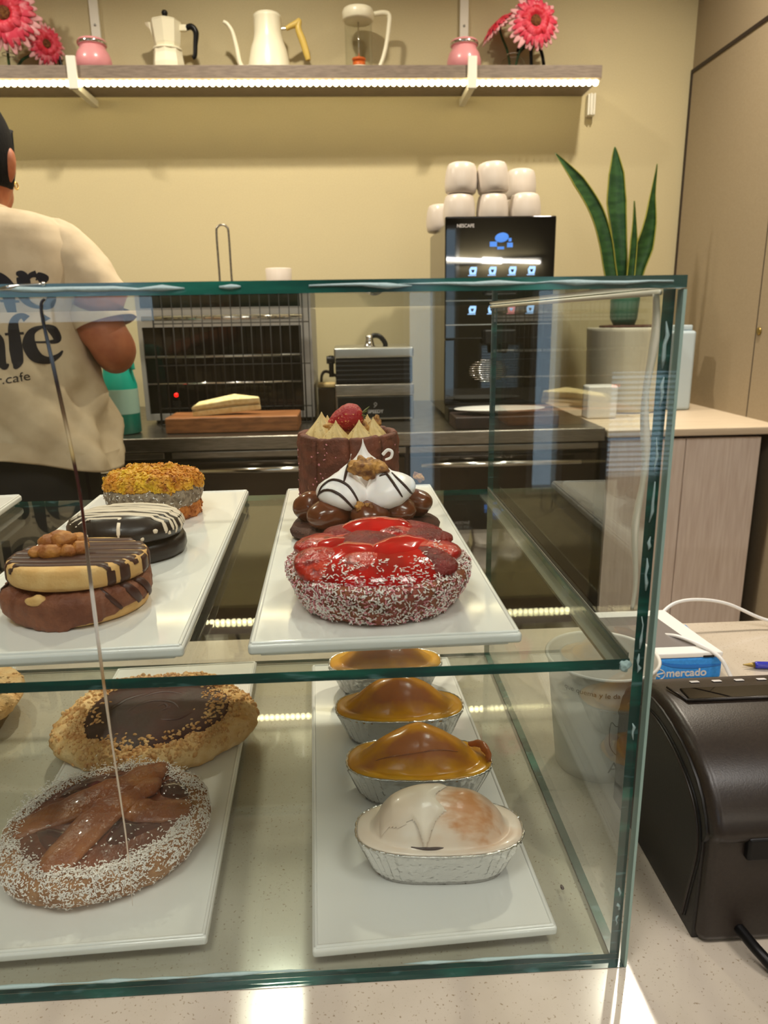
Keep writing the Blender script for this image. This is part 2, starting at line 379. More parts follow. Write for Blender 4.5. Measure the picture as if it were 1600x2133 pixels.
def baked_patch(m, col, centre, radii, nsc, namp, soft, stretch=(1, 1, 1)):
    """mix a baked colour into a material inside a ragged ellipse of the object's own x/y"""
    N = m.node_tree.nodes; L = m.node_tree.links; b = N['Principled BSDF']
    tc = N.new('ShaderNodeTexCoord'); mp = N.new('ShaderNodeMapping'); mp.vector_type = 'POINT'
    mp.inputs['Location'].default_value = (-centre[0]/radii[0], -centre[1]/radii[1], 0); mp.inputs['Scale'].default_value = (1/radii[0], 1/radii[1], 0)
    ln = N.new('ShaderNodeVectorMath'); ln.operation = 'LENGTH'
    st = N.new('ShaderNodeMapping'); st.inputs['Scale'].default_value = stretch
    nz = N.new('ShaderNodeTexNoise'); nz.inputs['Scale'].default_value = nsc; nz.inputs['Detail'].default_value = 3
    ma = N.new('ShaderNodeMath'); ma.operation = 'MULTIPLY_ADD'; ma.inputs[1].default_value = namp
    mr = N.new('ShaderNodeMapRange'); mr.inputs['From Min'].default_value = 1+namp*.5+soft; mr.inputs['From Max'].default_value = 1+namp*.5-soft
    mx = N.new('ShaderNodeMix'); mx.data_type = 'RGBA'; mx.inputs['B'].default_value = col
    old = b.inputs['Base Color'].links[0].from_socket if b.inputs['Base Color'].links else None
    if old: L.new(old, mx.inputs['A'])
    L.new(tc.outputs['Object'], mp.inputs[0]); L.new(mp.outputs[0], ln.inputs[0]); L.new(tc.outputs['Object'], st.inputs[0]); L.new(st.outputs[0], nz.inputs['Vector'])
    L.new(nz.outputs['Fac'], ma.inputs[0]); L.new(ln.outputs['Value'], ma.inputs[2]); L.new(ma.outputs[0], mr.inputs['Value']); L.new(mr.outputs[0], mx.inputs['Factor'])
    L.new(mx.outputs['Result'], b.inputs['Base Color'])
baked_patch(M['yellow_cake'], rgb(226, 150, 28), (0, -.001), (.043, .020), 60, .6, .4)
baked_patch(M['yellow_cake'], rgb(176, 104, 52), (-.003, -.0120), (.037, .0072), 60, 1.2, .35, (1, 1.5, 1))
M['icing_baked'] = mat('icing_over_baked_crown', rgb(236, 220, 202), .32, c2=rgb(228, 206, 184), sc=26, coat=.2)
baked_patch(M['icing_baked'], rgb(224, 182, 148), (.020, -.007), (.023, .0145), 80, 1.6, .6, (.6, 1.6, 1))
baked_patch(M['icing_baked'], rgb(202, 138, 84), (.018, -.009), (.014, .0085), 130, 3.2, .5, (.6, 1.5, 1))

# ------------------------------------------------------------------ the room
ZF, ZC, YB, XR = -.92, 1.75, 2.29, 1.02
struct('floor', box(-3, 3, -3.3, YB+.1, ZF-.1, ZF), M['floor'])
struct('ceiling', box(-3, 3, -3.3, YB+.1, ZC, ZC+.1), M['ceiling'])
struct('wall_back', box(-3, 1.12, YB, YB+.1, ZF, ZC), M['wall'])
struct('wall_left', box(-3.1, -3, -3.3, YB+.1, ZF, ZC), M['wall'])
struct('wall_right', join(box(XR, XR+.1, .72, YB, ZF, ZC), box(XR+.1, 3, .72, .82, ZF, ZC)), M['wall_right'])
struct('wall_side', box(3, 3.1, -3.3, .82, ZF, ZC), M['wall'])
def front_wall():
    # shop front behind the camera, with tall narrow window openings and one added wide one
    ops = [(-2.6, -1.02, .36, 1.2), (.12, .3, -.5, 1.2), (.74, .92, -.5, 1.2), (1.12, 1.55, -.45, .14)]  # the first is added: its brightness stands in for a white shirt's reflection
    xs = [-3]; g = []
    for a, b, z0, z1 in ops:
        g.append(box(xs[-1], a, -3.3, -3.2, ZF, ZC)); g.append(box(a, b, -3.3, -3.2, ZF, z0)); g.append(box(a, b, -3.3, -3.2, z1, ZC)); xs.append(b)
    g.append(box(xs[-1], 3, -3.3, -3.2, ZF, ZC))
    struct('wall_front', join(*g), M['wall'])
    for i, (a, b, z0, z1) in enumerate(ops):
        w = .03
        fr = struct('window_%d' % (i+1), join(box(a, a+w, -3.28, -3.19, z0, z1), box(b-w, b, -3.28, -3.19, z0, z1), box(a+w, b-w, -3.28, -3.19, z0, z0+w), box(a+w, b-w, -3.28, -3.19, z1-w, z1)), M['white_metal'])
        mesh('pane', box(a+w, b-w, -3.255, -3.25, z0+w, z1-w), M['clear'], fr, False)
        if i == 3:
            mesh('blind_slats', join(*[xf(box(a+w, b-w, -.014, .014, 0, .002), (0, -3.215, z0+w+.02+k*.026), (.5, 0, 0)) for k in range(20)]), M['white_plastic'], fr, False)
front_wall()
# tall flush door panel in the right-hand partition, outlined by a dark shadow gap
def panel_door():
    y0, y1, z1, w = .75, 2.283, 1.16, .012
    d = struct('door_1', box(XR-.0065, XR-.0005, y0, y1-w, ZF+.002, z1-w), M['wall_right'])
    mesh('shadow_gap', join(box(XR-.009, XR-.0005, y1-w, y1, ZF+.002, z1), box(XR-.009, XR-.0005, y0, y1-w, z1-w, z1)), M['dark_gap'], d, False)
    mesh('leaf_joint', box(XR-.0075, XR-.005, 1.716, 1.719, ZF+.002, z1-w), M['dark_gap'], d, False)
    mesh('lock', xf(lathe([(.011, 0), (.011, .004), (.008, .006), (.003, .006)], 20), (XR-.006, 1.70, .331), (0, -PI/2, 0)), M['brass'], d)
panel_door()

# ceiling fittings
def downlight(x, y, lab):
    t = thing('downlight', lab, 'ceiling light', (x, y, ZC))
    mesh('trim_ring', lathe([(.06, -.012), (.078, -.012), (.08, -.002), (.08, -.0002)], 40, caps=False), M['white_metal'], t)
    mesh('reflector', lathe([(.06, -.012), (.055, -.004), (.02, -.001)], 40, caps=False), M['alu'], t)
for (x, y), s in zip(SPOTS, ('in the middle', 'nearest the partition', 'farthest to the left')):
    downlight(x, y, 'round recessed downlight over the staff aisle, the one ' + s)
for (x, y), s in zip(CUST, ('nearest left, added to light pastries', 'nearest right, added to light pastries', 'far left', 'far right')):
    t = thing('ceiling_panel_light', 'square ceiling light panel over the customer side, ' + s, 'ceiling light', (x, y, ZC))
    mesh('frame', join(box(-.29, .29, -.29, -.265, -.02, -.0002), box(-.29, .29, .265, .29, -.02, -.0002), box(-.29, -.265, -.265, .265, -.02, -.0002), box(.265, .29, -.265, .265, -.02, -.0002)), M['white_metal'], t, False)

t = thing('tube_lamp', 'long bright tube lamp on the shop front wall behind the camera', 'lamp', (1.22, -3.17, .885))
mesh('tube', xf(join(tube([(-.45, 0, 0), (.45, 0, 0)], .013, 12), tube([(-.09, 0, 0), (.09, 0, 0)], .026, 14)), (0, .02, 0), (0, .045, 0)), mat('tube_glow', rgb(255, 250, 240), .4, emit=(1, .95, .88, 1), est=70), t)
mesh('fitting', box(-.47, .47, -.028, -.006, -.02, .02), M['white_metal'], t, False)

# ------------------------------------------------------------------ serving counter, back counter, cabinet
t = thing('serving_counter', 'speckled cream stone serving counter under the glass display case', 'counter', (0, 0, ZF))
top_g = bevelg(box(-2.3, XR-.004, -.16, .493, .88, .92), .004, 2)
mesh('stone_top', top_g, M['stone'], t)
mesh('base', box(-2.28, XR-.006, -.10, .46, 0, .88), M['cab_wood'], t, False)

t = thing('back_counter', 'stainless steel back counter with dark doors and bar handles', 'counter', (0, 1.55, ZF))
mesh('worktop', bevelg(box(-2.3, .53, -.012, .735, .975, 1.012), .004, 2), M['steel'], t)
mesh('cabinet_body', box(-2.28, .522, .02, .73, .08, .975), M['steel_dark'], t, False)
mesh('plinth', box(-2.28, .522, .06, .7, 0, .08), M['black'], t, False)
for k, (a, b) in enumerate([(-2.26, -1.42), (-1.40, -.64), (-.62, -.005), (.005, .515)]):
    d = mesh('door', rbox(a, b, 0, .02, .14, .945, .004), M['steel_dark'], t)
    mesh('rail', rbox(a, b, -.006, .0, .955, .972, .002), M['steel'], t)
    h0, h1 = (a+.03, b-.05)
    if k == 3: h0, h1 = .033, .46
    mesh('handle', join(tube([(h0, -.03, .925), (h1, -.03, .925)], .008, 12), tube([(h0+.05, -.03, .925), (h0+.05, .002, .925)], .005), tube([(h1-.05, -.03, .925), (h1-.05, .002, .925)], .005)), M['chrome'], d)
t = thing('wood_cabinet', 'pale wood cabinet with a light worktop beside the right partition', 'cabinet', (.535, 1.55, ZF))
mesh('worktop', bevelg(box(0, XR-.535-.003, -.02, .735, .985, 1.006), .003, 2), M['cab_top'], t)
mesh('body', box(.012, .435, .018, .73, .06, .985), M['dark_gap'], t, False)
mesh('door', rbox(.014, .223, 0, .018, .07, .975, .002), M['cab_wood'], t)
mesh('door', rbox(.225, .433, 0, .018, .07, .975, .002), M['cab_wood'], t)
mesh('plinth', box(.03, .42, .04, .7, 0, .06), M['dark_gap'], t, False)

# ------------------------------------------------------------------ glass display case
XL = -.95
def pane(name, x0, x1, y0, y1, z0, z1, parent, thin):
    """sheet glass: the two large faces clear, the cut edges dark green"""
    g = box(x0, x1, y0, y1, z0, z1); o = mesh(name, g, M['glass'], parent, False)
    o.data.materials.append(M['glass_edge'])
    for p in o.data.polygons:
        n = [abs(v) for v in p.normal]
        p.material_index = 0 if n['xyz'.index(thin)] > .9 else 1
    return o
case = thing('display_case', 'clear glass pastry display case standing on the stone counter', 'display case', (0, 0, 0))
HC, DC, TG = .40, .42, .006
fp = pane('front_pane', XL, .0026, 0, .006, .0005, HC-TG, case, 'y')
pane('side_pane', -.0057, .0003, .0063, DC, .0045, HC-TG, case, 'x')
pane('side_pane', XL, XL+.006, .0063, DC, .0045, HC-TG, case, 'x')
pane('roof_pane', XL, .0026, 0, DC, HC-TG+.0003, HC, case, 'z')
sh = pane('shelf_pane', XL+.0065, -.0068, .0085, DC-.005, .1954, .2014, case, 'z')
pane('base_pane', XL, .0003, .0063, DC, .0004, .0042, case, 'z')
# shelf ledges along the two ends
def ledge(x, s):
    return join(box(min(x, x+s*.009), max(x, x+s*.009), .012, DC-.004, .1932, .1953), box(min(x, x+s*.0006), max(x, x+s*.0006), .012, DC-.004, .1953, .2034))
mesh('shelf_ledge', ledge(-.0061, -1), M['ledge'], case, False)
mesh('shelf_ledge', ledge(XL+.0063, 1), M['ledge'], case, False)
# white glue squeezed along the corner and the roof edge (irregular smears)
def smear(p0, p1, segs, rad, seed, jit=.0006):
    r = random.Random(seed); gs = []; a, b = Vector(p0), Vector(p1)
    for s0, s1 in segs:
        n = max(4, int((s1-s0)*60)); pts = []; rs = []
        for k in range(n+1):
            t_ = s0+(s1-s0)*k/n; p = a.lerp(b, t_)
            pts.append(p+Vector((r.uniform(-jit, jit), 0, r.uniform(-jit, jit)))); rs.append(rad*(.25+.9*r.random())*min(1, .3+min(k, n-k)*.8))
        gs.append(tube(pts, rs, 8))
    return join(*gs)
for p0, p1, segs, rad, seed, jit in [((-.0028, .0061, .02), (-.0026, .0061, .39), [(.015, .035), (.045, .06), (.075, .09), (.36, .385), (.47, .50), (.51, .56), (.60, .65), (.66, .68), (.70, .76), (.77, .82), (.86, .90), (.91, .97)], .0010, 3, .0007),
                                     ((-.62, -.0001, HC-.0026), (-.002, -.0001, HC-.0026), [(.02, .20), (.18, .372), (.39, .52), (.50, .635), (.66, .675), (.725, .80), (.79, .90), (.885, .997)], .0014, 4, .0005),
                                     ((-.9, .0061, .0056), (-.007, .0061, .0056), [(.1, .52), (.55, .8), (.86, .99)], .0012, 9, .0003)]:
    for k, sg in enumerate(segs):
        mesh('glue_smear', smear(p0, p1, [sg], rad, seed+k*17, jit), M['silicone'], case)
mesh('edge_bead', box(.0012, .0028, -.0002, .0062, .0006, HC-TG-.0003), M['edge_line'], case, False)
pts = [(-.0085+.0013*math.sin(k*.9), .0078, .392-k*.0095) for k in range(18)]
mesh('silicone_bead', tube(smooth_path(pts, 3), lerp_r([.0016, .0024, .0018, .0026, .0015, .0022, .0014, .001], 52), 8), M['silicone_cream'], case)
mesh('silicone_bead', tube([(-.0066, .008, HC-.0075), (-.0066, DC, HC-.0075)], .0014, 8), M['silicone_cream'], case)
mesh('glue_blob', rough(blob((-.0095, .0085, .1975), (.0035, .002, .003), 3), .0015, 500, 2), M['silicone'], case)
# vertical crack running down the front pane from a chipped top edge
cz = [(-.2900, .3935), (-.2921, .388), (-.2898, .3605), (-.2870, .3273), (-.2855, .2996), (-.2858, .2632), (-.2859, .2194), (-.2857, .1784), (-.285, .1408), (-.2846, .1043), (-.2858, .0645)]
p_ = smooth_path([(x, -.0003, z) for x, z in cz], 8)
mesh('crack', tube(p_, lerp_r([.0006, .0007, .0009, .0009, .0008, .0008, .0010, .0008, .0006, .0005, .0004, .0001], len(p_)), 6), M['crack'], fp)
mesh('chip', join(stube([(-.309, -.0004, .398), (-.3045, -.0006, .3985), (-.300, -.0004, .3993), (-.2902, -.0004, .3998)], [.0006, .0012, .0005, .0004], 8), blob((-.2898, -.0002, .3999), (.0012, .0008, .0010), 2), blob((-.3035, -.0002, .3985), (.0022, .0009, .0014), 2)), M['chrome'], fp)

# ------------------------------------------------------------------ white platters
def platter(w, d):
    """flat rectangular platter with a shallow recessed face and a smaller foot"""
    a = bevelg(box(-w/2, w/2, -d/2, d/2, .0032, .0098), .0022, 4)
    foot = bevelg(box(-w/2+.006, w/2-.006, -d/2+.006, d/2-.006, 0, .0034), .001, 2)
    rim = join(*[tube([(x0, y0, .0096), (x1, y1, .0096)], .0013, 8) for x0, y0, x1, y1 in
                 ((-w/2+.0025, -d/2+.0025, w/2-.0025, -d/2+.0025), (w/2-.0025, -d/2+.0025, w/2-.0025, d/2-.0025), (w/2-.0025, d/2-.0025, -w/2+.0025, d/2-.0025), (-w/2+.0025, d/2-.0025, -w/2+.0025, -d/2+.0025))])
    return join(a, foot, rim)
ZU, ZL = .2016, .0044
PG = platter(.153, .375)
def put_platter(label, loc, deg, group):
    o = mesh('platter', PG, M['porcelain']); o.location = loc; o.rotation_euler = (0, 0, math.radians(deg))
    return tag(o, label, 'platter', group)
put_platter('white rectangular platter on the glass shelf under the strawberry tart', (-.1425, .211, ZU), 1.2, 'platters on the glass shelf')
put_platter('white platter on the glass shelf carrying three sandwich biscuits', (-.3325, .208, ZU), 1.9, 'platters on the glass shelf')
put_platter('white platter on the glass shelf cut by the left edge of the photo', (-.556, .211, ZU), 5.5, 'platters on the glass shelf')
put_platter('white platter on the counter under the row of foil cakes', (-.1195, .202, ZL), 2.6, 'platters on the counter')
put_platter('white platter on the counter under the lattice tart and dark tart', (-.336, .21, ZL), 2.0, 'platters on the counter')
put_platter('white platter on the counter cut by the left edge of the photo', (-.587, .215, ZL), 7.0, 'platters on the counter')
TU, TL = ZU+.0098, ZL+.0098     # platter tops

# ------------------------------------------------------------------ pastry helpers
def flakes(points, seed, lx=.0035, lw=.0006, lt=.0003):
    """short coconut shreds lying at (point, normal) pairs"""
    r = random.Random(seed); gs = []
    for p, n in points:
        n = Vector(n).normalized(); t_ = n.orthogonal().normalized()
        t_.rotate(Matrix.Rotation(r.uniform(0, 2*PI), 3, n)); t_ = (t_+n*r.uniform(-.1, .55)).normalized(); b = n.cross(t_).normalized()
        L = lx*r.uniform(.4, 1.1); w = lw*r.uniform(.6, 1.5); c = Vector(p)+n*.0004
        v = []
        for h in (0, lt):
            for s, u in ((-.5, -.35), (.5, -.5), (.5, .5), (-.5, .35)):
                bend = .18*L*(abs(s)*2-.5)
                v.append(tuple(c+t_*s*L+b*u*w+n*(h+bend*.3)))
        gs.append((v, [(3, 2, 1, 0), (4, 5, 6, 7), (0, 1, 5, 4), (1, 2, 6, 5), (2, 3, 7, 6), (3, 0, 4, 7)]))
    return join(*gs)
def surf_samples(g, n, seed, keep=None):
    r = random.Random(seed); P = [Vector(p) for p in g[0]]; out = []; tris = []; acc = []; tot = 0
    for q in g[1]:
        for k in range(1, len(q)-1):
            a, b, c = P[q[0]], P[q[k]], P[q[k+1]]; ar = (b-a).cross(c-a)
            if ar.length > 0: tot += ar.length; acc.append(tot); tris.append((a, b, c, ar.normalized()))
    import bisect
    tries = 0
    while len(out) < n and tries < n*40:
        tries += 1
        a, b, c, nn = tris[min(bisect.bisect(acc, r.random()*tot), len(tris)-1)]
        u, v = r.random(), r.random()
        if u+v > 1: u, v = 1-u, 1-v
        p = a+(b-a)*u+(c-a)*v
        if keep is None or r.random() < keep(p, nn): out.append((p, nn))
    return out
def outward(g):
    """orient faces outward (needed before sampling normals)"""
    bm = bmesh.new(); vs = [bm.verts.new(p) for p in g[0]]
    for q in g[1]:
        try: bm.faces.new([vs[i] for i in q])
        except ValueError: pass
    bmesh.ops.recalc_face_normals(bm, faces=bm.faces[:]); return bm2g(bm)
def disc(r, h, e=.003, n=72, wob=.02, seed=1, top=.0):
    """biscuit: flat disc with rounded edges, gently irregular outline; top = extra dome height"""
    pr = [(r*.2, 0), (r*.6, 0), (r-e, 0), (r-e*.3, e*.3), (r, e), (r, h*.5), (r, h-e), (r-e*.3, h-e*.3), (r-e, h), (r*.8, h+top*.4), (r*.55, h+top*.8), (r*.3, h+top), (r*.08, h+top)]
    return lathe(pr, n, lambda t, i: 1+wob*noise.noise(Vector((math.cos(t)*1.7+seed*3, math.sin(t)*1.7, seed))))
def kiss(r, h, n=48, ridges=0, depth=.0, twist=0, cone=False):
    """piped teardrop"""
    pr = []
    for k in range(17):
        s = k/16
        q = lerp_r([.62, .86, .97, 1.0, .985, .94, .86, .75, .62, .48, .35, .235, .15, .09, .05, .025, .004], 17)[k]
        if cone: q = lerp_r([.8, .97, 1.0, .97, .91, .84, .76, .68, .59, .50, .41, .33, .25, .18, .11, .06, .01], 17)[k]
        pr.append((max(r*q, .0002), h*s))
    return lathe(pr, n, (lambda t, i: 1+depth*math.cos(ridges*(t+twist*i/16))) if ridges else None)
def bend(g, dx, dy, h):
    """lean a piped kiss: shift grows with height"""
    return [(x+dx*max(z/h, 0)**2, y+dy*max(z/h, 0)**2, z) for x, y, z in g[0]], g[1]
def walnut(s, seed, m, parent, loc, rot, name='walnut_piece'):
    g = blob((0, 0, 0), (1, .7, .5), 4)
    out = []
    for p in g[0]:
        v = Vector(p); k = noise.noise(v*1.6+Vector((seed*5, 0, 0)))+.6*abs(noise.noise(v*3.7+Vector((0, seed*3, 0))))
        out.append(tuple(v*(.85+.75*k)))
    return mesh(name, xf((out, g[1]), loc, rot, s), m, parent)
def on_surface(tree, pts, d=Vector((0, 1, -.18)), back=.2, off=.0004):
    """drop a drawn line onto a surface along direction d"""
    d = d.normalized(); out = []
    for p in pts:
        hit = tree.ray_cast(Vector(p)-d*back, d)
        if hit[0] is not None: out.append(hit[0]+hit[1].normalized()*off*(1 if hit[1].dot(d) < 0 else -1))
    return out

# ------------------------------------------------------------------ pastries on the glass shelf, right platter
def strawberry_tart():
    t = thing('strawberry_tart', 'round strawberry tart with red jelly and coconut rim, nearest on its platter', 'tart', (-.140, .089, TU))
    wob = lambda k, a: (lambda th, i: 1+a*noise.noise(Vector((math.cos(th)*2.2, math.sin(th)*2.2, k)))+.006*math.cos(26*th))
    crust = rough(lathe([(.02, 0), (.042, 0), (.0485, .0015), (.0530, .008), (.0562, .015), (.0578, .020), (.0572, .0235), (.0545, .0255), (.051, .025), (.047, .023), (.02, .022)], 130, wob(1, .035)), .0018, 120, 1, 4)
    mesh('crust', crust, M['tart_crust'], t)
    jelly = rough(lathe([(.05, .020), (.0530, .0240), (.0512, .0280), (.046, .0325), (.036, .0362), (.022, .0385), (.006, .039)], 90, wob(2, .03)), .0022, 75, 5, 2)
    mesh('jelly', jelly, M['jelly'], t)
    def berry(x, y, z, s, rz, rx, m, half=False):
        g = blob((0, 0, 0), (1, 1, 1), 4); out = []
        for px, py, pz in g[0]:
            k = 1-.28*px                                     # tapers towards the tip
            out.append((px*1.32, py*k*1.0, pz*k*(.40 if pz > 0 else .4)))
        g = rough((out, g[1]), .03, 5, int(abs(x)*1e4))
        mesh('strawberry', xf(g, (x, y, z-.0022), (rx*.9, 0, rz), s), m, t)
    for b in [(-.003, -.002, .037, .0165, .1, .15, 'berry_dark'), (.030, .010, .0355, .0155, .3, .1, 'berry_dark'), (-.030, -.021, .0315, .0165, .5, .38, 'berry'),
              (-.006, -.036, .0305, .0175, -.35, .45, 'berry'), (.028, -.026, .0315, .0150, -.5, .40, 'berry_dark'), (-.034, .008, .035, .0155, 1.0, .0, 'berry'),
              (-.016, .026, .0365, .015, .4, -.1, 'berry_dark'), (.006, .036, .0375, .0155, .1, -.2, 'berry'), (.026, .032, .036, .0145, -.3, -.2, 'berry_dark'),
              (.0395, -.005, .033, .0125, 1.4, .0, 'berry'), (.012, .014, .0385, .012, -.4, .1, 'berry')]:
        berry(*b[:6], M[b[6]])
    for k, (x, y, s, rz) in enumerate([(.013, -.014, .016, .6), (-.012, -.018, .012, -.6), (0, .021, .017, .05), (-.024, -.004, .011, .2)]):
        mesh('jelly_fold', xf(rough(blob((0, 0, 0), (1.45, .75, .30), 3), .06, 3, k), (x, y, .0385 if k == 2 else .036), (.25, 0, rz), s), M['jelly'], t)
    # clear glaze pooling over the fruit
    og = outward(crust)
    def keep(p, n):
        th = math.atan2(p.y, p.x); r_ = math.hypot(p.x, p.y)
        c = .10
        if r_ > .043 and p.z > .017: c = .7
        if p.z < .017: c = .62
        c *= .5+1.3*max(0, noise.noise(Vector(p)*70+Vector((4, 0, 0)))+.35)
        if p.y > .03 and p.x > -.02: c *= .3
        return c if n.z > -.75 else 0
    pts = surf_samples(og, 5600, 5, keep)
    tops = []
    r = random.Random(8)
    tree = bvh(outward(jelly))
    for k in range(700):
        a = r.uniform(0, 2*PI); rr = r.uniform(.036, .053)
        cl = noise.noise(Vector((math.cos(a)*2, math.sin(a)*2, 3)))
        if cl < -.05 and r.random() < .7: continue
        h = tree.ray_cast(Vector((rr*math.cos(a), rr*math.sin(a), .1)), Vector((0, 0, -1)))
        if h[0]: tops.append((h[0], Vector((0, 0, 1))))
    for k in range(520):                                      # heap along the front edge and right shoulder
        a = r.choice([r.gauss(-1.4, .55), r.gauss(-.25, .18), r.gauss(3.5, .25)]); rr = r.gauss(.0505, .0028)
        tops.append((Vector((rr*math.cos(a), rr*math.sin(a), .0285-(rr-.0505)*.9+r.uniform(-.001, .001))), Vector((0, 0, 1))))
    r.shuffle(pts)
    stuff(mesh('coconut_shreds', flakes(pts[:3900]+tops, 3, .0025), M['coconut'], t, False))
    stuff(mesh('pink_coconut_shreds', flakes(pts[3900:], 4, .0025), M['coconut_pink'], t, False))
strawberry_tart()

def meringue_cookie():
    t = thing('meringue_cookie', 'chocolate cookie topped with dulce blobs and white meringue, behind the strawberry tart', 'cookie', (-.145, .232, TU))
    r = random.Random(3)
    ck = lathe([(.02, 0), (.054, 0), (.0605, .003), (.0615, .0065), (.0595, .0095), (.05, .0105), (.03, .011), (.005, .011)], 40, lambda th, i: 1+.03*math.cos(7*th+.6)+.05*noise.noise(Vector((math.cos(th)*1.5, math.sin(th)*1.5, 2))))
    mesh('cookie', rough(xf(ck, sc=(1, .82, 1)), .0008, 180, 2), M['choc_cookie'], t)
    bl = [(-.043, .004, .022, .0165, .013), (-.028, -.020, .0215, .020, .0125), (.004, -.022, .0215, .021, .0125), (.024, -.010, .0225, .020, .0125), (.041, .008, .022, .0165, .012),
          (.028, .022, .022, .018, .012), (-.005, .028, .022, .019, .012), (-.034, .021, .022, .017, .012), (0, .006, .024, .026, .014)]
    for k, (x, y, z, a, c) in enumerate(bl):
        mesh('dulce_blob', rough(blob((x, y, z), (a, a*.8, c), 4, (0, 0, k*.7)), .0012, 60, k), M['caramel'], t)
    ks = []
    def mer(loc, rr, h, rot, seed):
        g = kiss(rr, h, 56)
        g = rough(xf(g, loc, rot), .0011, 90, seed, 2); ks.append(outward(g)); mesh('meringue_kiss', g, M['meringue'], t)
    mer((-.0190, -.0145, .0262), .0220, .043, (-.10, .22, 0), 1)
    mer((.0235, -.0125, .0262), .0228, .045, (-.12, -.42, 0), 2)
    mer((.0015, .0150, .030), .0260, .046, (.05, -.03, 0), 3)
    mesh('meringue_curl', stube([(.016, .004, .064), (.020, .003, .068), (.0235, .002, .0665), (.0225, .002, .062), (.018, .003, .060)], [.0014, .0013, .0013, .0012, .0008], 8), M['meringue'], t)
    tree = bvh(join(*ks))
    R = t.location
    # dark chocolate lines across the meringue, in the cookie's own x/z
    lines = [[(-.037, .037), (-.033, .045), (-.024, .050), (-.014, .047), (-.007, .038), (-.0035, .0275)], [(-.0375, .031), (-.036, .039), (-.029, .0435), (-.020, .041), (-.012, .033), (-.0085, .0265)],
             [(-.036, .0475), (-.030, .055), (-.021, .058)], [(-.016, .049), (-.011, .063), (-.003, .076), (.005, .0745), (.012, .068), (.016, .064)], [(-.010, .060), (-.004, .062)],
             [(.012, .051), (.018, .052), (.024, .045), (.029, .037)], [(.022, .053), (.031, .045), (.038, .036), (.0425, .028)], [(-.038, .0345), (-.037, .028), (-.034, .0245)]]
    for l in lines:
        p = on_surface(tree, smooth_path([(x, -.06, z) for x, z in l], 8), Vector((0, 1, 0)), .2, .0002)
        if len(p) > 3:
            p = [q for i, q in enumerate(p) if i == 0 or (q-p[i-1]).length < .02]
            mesh('chocolate_line', tube(p, lerp_r([.0005, .0011, .0012, .0010, .0005], len(p)), 8), M['choc_line'], t)
    walnut(.0125, 2, M['walnut_dry'], t, (.0035, -.017, .0585), (.9, .3, .2))
    walnut(.0065, 5, M['walnut_dry'], t, (-.0045, -.033, .0295), (1.0, .9, .5))
    walnut(.0035, 7, M['walnut_dry'], t, (.003, -.034, .0315), (.4, .2, .5))
    walnut(.006, 9, M['walnut_dry'], t, (.046, .010, .0435), (.8, .1, 1.5))
meringue_cookie()

def charlotte_cake():
    t = thing('charlotte_cake', 'small round chocolate wafer cake with piped cream and a strawberry on top', 'cake', (-.157, .336, TU))
    n = 9; H = .069
    for k in range(n):
        a = -PI/2-.33+2*PI*k/n
        g = rbox(-.0153, .0153, -.0042, .0042, 0, H, .0036, 3)
        bm = bmesh.new(); vs = [bm.verts.new(p) for p in g[0]]
        for q in g[1]: bm.faces.new([vs[i] for i in q])
        bmesh.ops.subdivide_edges(bm, edges=[e for e in bm.edges if e.calc_length() > .012], cuts=22, use_grid_fill=True)
        bmesh.ops.triangulate(bm, faces=[f for f in bm.faces if len(f.verts) > 4])
        g = bm2g(bm); out = []
        for x, y, z in g[0]:
            # curl with the ring and emboss the scroll borders on the outer face
            y2 = y+x*x*9
            if y < 0:
                u = abs(x)/.0153; v = z/H
                e = 0
                if .82 < v < .97: e += .0007*math.cos((v-.82)*120)
                if .08 < v < .2: e += .0006*math.cos((v-.08)*120)
                if .12 < v < .86: e += .0005*math.sin(v*60+3*u)*(1 if u > .5 else .3)
                y2 -= e
            out.append((x, y2, z+.0015*noise.noise(Vector((x*60, k, 0)))))
        mesh('wafer', rough(xf((out, g[1]), (.0435*math.cos(a), .0435*math.sin(a), 0), (0, 0, a+PI/2)), .0007, 220, k), M['choc_wafer'], t)
    mesh('sponge', rough(lathe([(.036, .001), (.040, .003), (.040, H-.010), (.02, H-.008), (.005, H-.008)], 48), .0008, 120, 3), M['choc_cookie'], t)
    for k in range(7):
        a = -PI/2-.45+2*PI*k/7; rr = .0245
        big = 1.25 if k == 6 else 1
        g = kiss(.0140*big, .0235*big, 80, 9, .09, .9, True)
        mesh('cream_kiss', xf(g, (rr*math.cos(a), rr*math.sin(a), H-.010), (0, 0, k)), M['cream'], t)
    g = blob((0, 0, 0), (1, 1, 1), 4); out = [(x*1.3, y*(1-.38*x)*.95, z*(1-.38*x)*.9) for x, y, z in g[0]]
    s = mesh('strawberry', xf(rough((out, g[1]), .05, 3, 2), (-.002, -.003, H+.0115), (.2, .30, 3.3), .0138), M['strawb'], t)
    lv = []
    for k in range(7):
        a = k*.9; c, d = math.cos(a), math.sin(a)
        lv.append(stube([(.0125, -.006, H+.0165), (.0155+.002*d, -.006+.005*c, H+.0175+.003*d), (.019+.002*d, -.006+.008*c, H+.018+.006*d)], [.0010, .0020, .0003], 6, 4, .3))
    mesh('sepals', join(*lv), M['sepal'], s)
    for k, (x, y, z, sz) in enumerate([(-.016, -.010, H+.006, .008), (.014, -.006, H+.004, .009), (.027, .006, H+.006, .008), (-.010, -.024, H-.001, .006)]):
        walnut(sz, 20+k, M['walnut_dry'], t, (x, y, z), (k, .5*k, k*1.3))
    og = outward(lathe([(.0478, .004), (.0478, H-.004)], 60, caps=False))
    stuff(mesh('crumbs', flakes(surf_samples(og, 90, 12, lambda p, n_: .9 if p.x < -.01 else .2), 13, .0018, .0009, .0005), M['coconut_pink'], t, False))
charlotte_cake()

